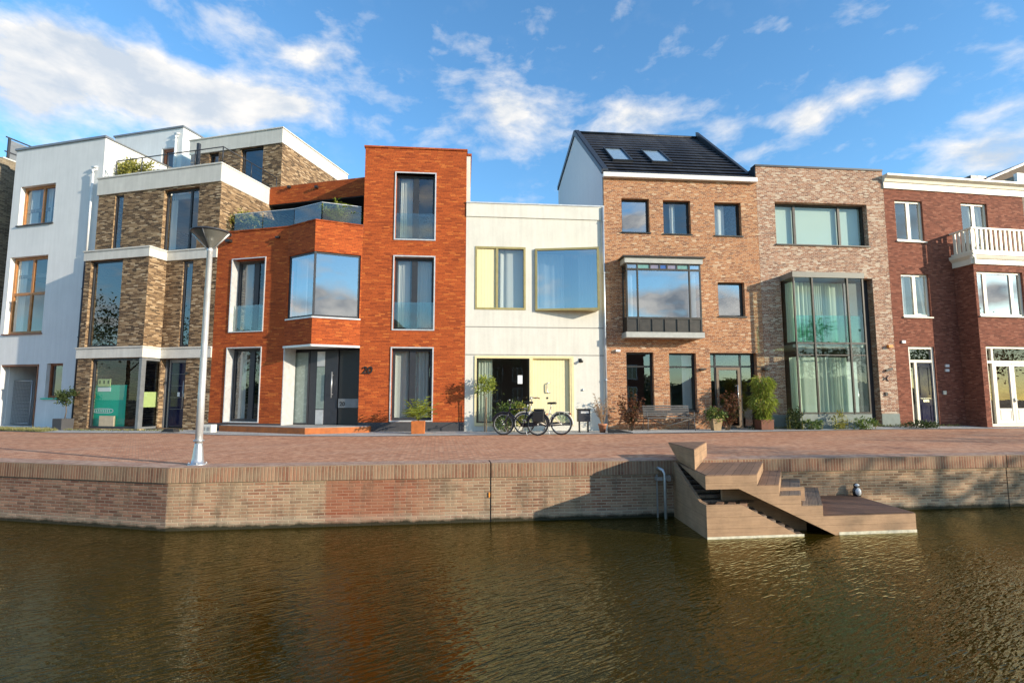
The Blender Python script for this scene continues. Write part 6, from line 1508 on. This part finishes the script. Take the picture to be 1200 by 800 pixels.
# ------------------------------------------------------------------ trees and houses on the viewer's side, mirrored in panes or shading the quay
def tree_proto(h, r, n, seed, leaf='leaf_mid'):
    f = WORLD; P = thing('tree', '', 'tree', Fr((0, 0), 0)); rnd = random.Random(seed)
    mb = MB(f); mb.tube([(0, 0, 0), (.05, .03, h * .3), (-.05, 0, h * .6), (0, 0, h * .9)], [.17, .13, .09, .03], 9)
    tips = []
    for k in range(11):
        a = k * 2.4; z = h * rnd.uniform(.34, .75); l = r * rnd.uniform(.6, .95); t = (math.cos(a) * l, math.sin(a) * l, z + l * .6); mb.tube([(0, 0, z), (t[0] * .5, t[1] * .5, z + l * .35), t], [.06, .04, .015], 6); tips.append(t)
    mb.build('trunk', M['bark'], P); mb = MB(f)
    for t in tips + [(0, 0, h * .92)]: foliage(mb, t, (r * .5, r * .5, r * .42), n // 12, .22, .07, rnd, clumps=6, spread=.7)
    mb.build('crown', M[leaf], P, clean=False); return P
def copy_tree(o, parent=None):
    c = o.copy(); COL.objects.link(c); c.parent = parent
    for ch in o.children: copy_tree(ch, c)
    return c
def surroundings():
    t = tree_proto(7.2, 2.3, 1700, 71); t.location = (25.0, 2.6, -.35); t['label'] = 'leafy tree out to the right that throws dappled shade on the quay'; t['group'] = 'shade trees to the right of the view'
    for (x, y, s, r) in ((32.5, 4.4, 1.05, 2.0), (40, 5.0, 1.1, 4.0)):
        c = copy_tree(t); c.location = (x, y, -.35); c.scale = (s, s, s); c.rotation_euler.z = r
    t2 = tree_proto(8.5, 2.6, 1500, 72, 'leaf_dark'); t2.location = (-26, -24, -.35); t2['label'] = 'dark leafy tree across the canal, seen only mirrored in the window panes'; t2['group'] = 'trees mirrored in the window panes'
    for (x, y, s) in ((-17, -27, 1.1), (-8, -26, .9), (-44, -22, 1.2), (4, -30, .95), (20, -32, 1.1), (-34, -27, 1.0), (-38, 7.6, 1.1), (-47, 6.5, 1.0), (-30.5, 5, .8), (-4.5, -9.5, .85), (-13, -11, .95), (4.5, -11, .8), (14, -13, .95)):
        c = copy_tree(t2); c.location = (x, y, -.35); c.scale = (s, s, s); c.rotation_euler.z = x
    h = None
    for i, (x, y, ht) in enumerate(((-22, -38, 6.5), (-6, -40, 7.5), (12, -42, 7.0), (28, -44, 8.0))):
        if h is None:
            f = Fr((0, 0), 180); P = thing('mirrored_house', 'brick gable house across the canal, seen only mirrored in the window panes', 'house', f, 0, 'houses mirrored in the window panes')
            mb = MB(f); mb.prism([(-5, -.3), (5, -.3), (5, 7), (0, 11), (-5, 7)], 'y', 0, 9); mb.build('wall', M['brick_maroon'], P)
            mb = MB(f); mb.prism([(-5.3, 6.8), (-5.3, 7.05), (0, 11.3), (5.3, 7.05), (5.3, 6.8), (0, 11.02)], 'y', -.2, 9.2); mb.build('roof', M['roof_tile'], P)
            for xx in (-3, 0, 3):
                for zz in (.6, 3.6): mb = MB(f); mb.box(xx - .7, xx + .7, -.04, .1, zz, zz + 1.9); w = mb.build('window', M['glass_dark'], P); mb = MB(f); frame_bars(mb, (xx - .75, xx + .75, zz - .05, zz + 1.95), -.06, -.003, .09, [.5]); mb.build('frame', M['paint_white'], w)
            h = P; c = P
        else: c = copy_tree(h)
        c.location = (x, y, 0); c.scale = (1, 1, ht / 7)
surroundings()
def far_wood():
    mb = MB(WORLD); rnd = random.Random(90); n = 90; rows = 5; V = []
    for i in range(n):
        x = -130 + 260 * i / (n - 1); h = 5.0 + 2.6 * mnoise.noise(Vector((x * .11, 3, 0))) + 1.5 * mnoise.noise(Vector((x * .4, 9, 0)))
        for j in range(rows):
            q = j / (rows - 1); V.append((x, -62 - 3 * math.sin(q * PI) * 0 - 6 * q * q + rnd.uniform(-.6, .6), -.4 + (h + .4) * q + (rnd.uniform(-.5, .5) if 0 < j else 0)))
    mb.mesh(V, [[i * rows + j, (i + 1) * rows + j, (i + 1) * rows + j + 1, i * rows + j + 1] for i in range(n - 1) for j in range(rows - 1)], False)
    for k in range(5000):
        x = rnd.uniform(-130, 130); h = 5.0 + 2.6 * mnoise.noise(Vector((x * .11, 3, 0))) + 1.5 * mnoise.noise(Vector((x * .4, 9, 0))); q = rnd.random() ** .7
        mb.leaf((x, -61.5 - 6 * q * q + rnd.uniform(-.5, .5), h * q), (rnd.gauss(0, 1), .5, rnd.gauss(0, 1)), (rnd.gauss(0, 1), rnd.gauss(0, 1), 1), .9, .3)
    struct(mb.build('far_wood', M['leaf_dark'], clean=False), 'stuff', 'dark line of trees across the canal, seen only mirrored in the panes', 'woodland')
far_wood()

# ------------------------------------------------------------------ sky, sun, camera
SUN_EL = 15.5; SUN_AZ = math.degrees(math.atan2(.9, -.445))
sun = bpy.data.lights.new('sun', 'SUN'); sun.energy = 4.4; sun.angle = R_(.5); sun.color = (1.0, .87, .69)
so = bpy.data.objects.new('sun', sun); COL.objects.link(so)
az = R_(SUN_AZ); dirs = Vector((math.sin(az) * math.cos(R_(SUN_EL)), math.cos(az) * math.cos(R_(SUN_EL)), math.sin(R_(SUN_EL))))
so.rotation_euler = (-dirs).to_track_quat('-Z', 'Y').to_euler(); so.location = (30, -20, 30)

def world():
    w = bpy.data.worlds.new('World'); C.world = w; w.use_nodes = True; t = NT(w.node_tree); nt = w.node_tree
    bg = nt.nodes['Background']; out = nt.nodes['World Output']
    sky = t.n('ShaderNodeTexSky', sky_type='NISHITA'); sky.sun_disc = False; sky.sun_elevation = R_(SUN_EL); sky.sun_rotation = R_(SUN_AZ); sky.air_density = 1.0; sky.dust_density = .25; sky.ozone_density = 2.0
    hs = t.n('ShaderNodeHueSaturation'); hs.inputs['Saturation'].default_value = SKY_SAT; t.link(sky.outputs[0], hs.inputs['Color'])
    t.link(t.mix(1.0, hs.outputs[0], SKY_TINT, 'MULTIPLY'), bg.inputs[0]); bg.inputs[1].default_value = .15
    tc = t.n('ShaderNodeTexCoord').outputs['Generated']; sp = t.n('ShaderNodeSeparateXYZ'); t.link(tc, sp.inputs[0])
    azn = t.m('ARCTAN2', sp.outputs[0], t.m('ABSOLUTE', sp.outputs[1])); front = t.m('GREATER_THAN', sp.outputs[1], 0.0); rear = t.m('SUBTRACT', 1.0, front); el = t.m('ARCSINE', sp.outputs[2])
    cb = t.n('ShaderNodeCombineXYZ'); t.link(azn, cb.inputs[0]); t.link(el, cb.inputs[1])
    # domain-warped noise on the sky dome
    wn = t.n('ShaderNodeTexNoise'); wn.inputs['Scale'].default_value = 5; wn.inputs['Detail'].default_value = 4; t.link(cb.outputs[0], wn.inputs['Vector'])
    wv = t.vm('SCALE', t.vm('SUBTRACT', wn.outputs[1], (.5, .5, .5)).outputs[0]); wv.inputs['Scale'].default_value = .065
    p = t.vm('ADD', cb.outputs[0], wv.outputs[0]).outputs[0]
    def blobs(lst, refl=None):
        tot = None
        for b in lst:
            x, y, sx, sy, wt = b[:5]
            def ae(px, py):
                r = ray(px, py).normalized()
                if len(b) > 5: n = dirn(b[5] + 90); r = r - n * (2 * r.dot(n))
                return math.atan2(r.x, abs(r.y)), math.asin(r.z)
            a, e = ae(x, y); ka = abs(ae(x + sx, y)[0] - a); ke = abs(ae(x, y - sy)[1] - e)
            v = t.vm('MULTIPLY', t.vm('SUBTRACT', p, (a, e, 0)).outputs[0], (1 / ka, 1 / ke, 0)).outputs[0]
            dt = t.vm('DOT_PRODUCT', v, v).outputs['Value']; g = t.m('MULTIPLY', t.m('POWER', 2.718, t.m('MULTIPLY', dt, -1.0)), wt)
            tot = g if tot is None else t.m('ADD', tot, g)
        return tot
    tot = t.m('ADD', t.m('MULTIPLY', blobs(BLOBS), front), t.m('MULTIPLY', blobs(REAR), rear))
    back = t.m('MULTIPLY', t.mapr(sp.outputs[1], .1, -.2), t.mapr(t.noise(t.vm('MULTIPLY', cb.outputs[0], (1.6, 5, 1)).outputs[0], 2.6, 3, .5), .46, .62, 0, .7))
    tot = t.m('ADD', tot, back)
    sv = t.vm('MULTIPLY', p, (1.0, 2.0, 1)).outputs[0]
    n1 = t.noise(sv, 11, 10, .60); n2 = t.noise(t.vm('MULTIPLY', cb.outputs[0], (2.2, 3.4, 1)).outputs[0], 6, 8, .62)
    d = t.m('ADD', tot, t.m('MULTIPLY', t.m('SUBTRACT', n1, .5), 2.1))
    cl = t.mapr(d, .14, 1.0, 0, 1); cl = t.m('POWER', cl, 1.15)
    wisp = t.m('MULTIPLY', t.mapr(n2, .56, .82, 0, .22), t.mapr(el, 0, .45, 1, .25))
    cl = t.m('MAXIMUM', t.m('MULTIPLY', cl, .97), wisp)
    # cloud shading: bright towards the sun, greyer in thick parts below
    off = t.vm('ADD', p, (.05, .035, 0)).outputs[0]; n3 = t.noise(t.vm('MULTIPLY', off, (1, 2, 1)).outputs[0], 9, 6, .55)
    sh = t.mapr(t.m('ADD', t.m('SUBTRACT', n1, n3), t.m('MULTIPLY', t.m('SUBTRACT', tot, .9), -.22)), -.22, .16)
    ccol = t.mix(sh, (.62, .69, .78), (1.0, .97, .93))
    rcol = t.mix(t.mapr(t.m('SUBTRACT', n1, n3), -.16, .12), (.42, .48, .56), (1.25, 1.21, 1.14)); ccol = t.mix(rear, ccol, rcol)
    bg2 = t.n('ShaderNodeBackground'); t.link(ccol, bg2.inputs[0]); bg2.inputs[1].default_value = CLOUD
    mx = t.n('ShaderNodeMixShader'); t.link(cl, mx.inputs[0]); t.link(bg.outputs[0], mx.inputs[1]); t.link(bg2.outputs[0], mx.inputs[2]); t.link(mx.outputs[0], out.inputs[0])
SKY_SAT = 1.12; SKY_TINT = (.95, 1.22, 1.32); CLOUD = .68
REAR = [(770, 350, 48, 13, 1.1, 5.2), (805, 368, 40, 11, .9, 5.2), (857, 348, 22, 10, .9, 5.2), (400, 368, 30, 12, 1.1, 24.5), (375, 345, 26, 9, .8, 24.5), (745, 258, 20, 12, .9, 5.2), (965, 342, 60, 9, 1.0, 5.2), (1175, 345, 40, 14, .9, 8.6), (350, 355, 20, 12, .6, -32), (488, 255, 30, 16, .5, 5.2), (965, 270, 70, 12, .5, 5.2)]
BLOBS = [(60, 70, 120, 48, .85), (30, 120, 100, 38, .8), (120, 55, 80, 30, .5), (160, 88, 100, 30, .8), (260, 108, 90, 32, .95), (335, 118, 55, 26, .8), (200, 130, 120, 22, .5),
         (300, 40, 80, 25, .5), (370, 65, 45, 22, .6), (590, 118, 45, 26, .85), (600, 155, 40, 30, .7), (645, 140, 26, 30, .35), (745, 132, 52, 20, 1.0), (700, 150, 30, 12, .4), (855, 146, 36, 15, .5), (880, 178, 32, 14, .5),
         (944, 142, 30, 22, 1.0), (1000, 121, 34, 16, .5), (1058, 100, 28, 20, .65), (1150, 178, 80, 26, 1.0), (1185, 125, 60, 18, .55), (1180, 60, 40, 35, .35), (1190, 195, 60, 16, .6), (470, 150, 90, 20, .25), (440, 85, 50, 30, .2), (570, 70, 40, 30, .3)]
world()

cam = bpy.data.cameras.new('camera'); co = bpy.data.objects.new('camera', cam); COL.objects.link(co)
co.location = (0, 0, HC); co.rotation_euler = (PI / 2 + TH, 0, 0); cam.sensor_width = 36; cam.lens = 36 * F / 1200; cam.clip_end = 3000; cam.clip_start = .05
C.camera = co
vs = C.view_settings; vs.view_transform = 'Standard'; vs.look = 'None'; vs.exposure = .65; vs.gamma = 1.0
for o in list(bpy.data.objects):
    if '_M' in o: del o['_M']
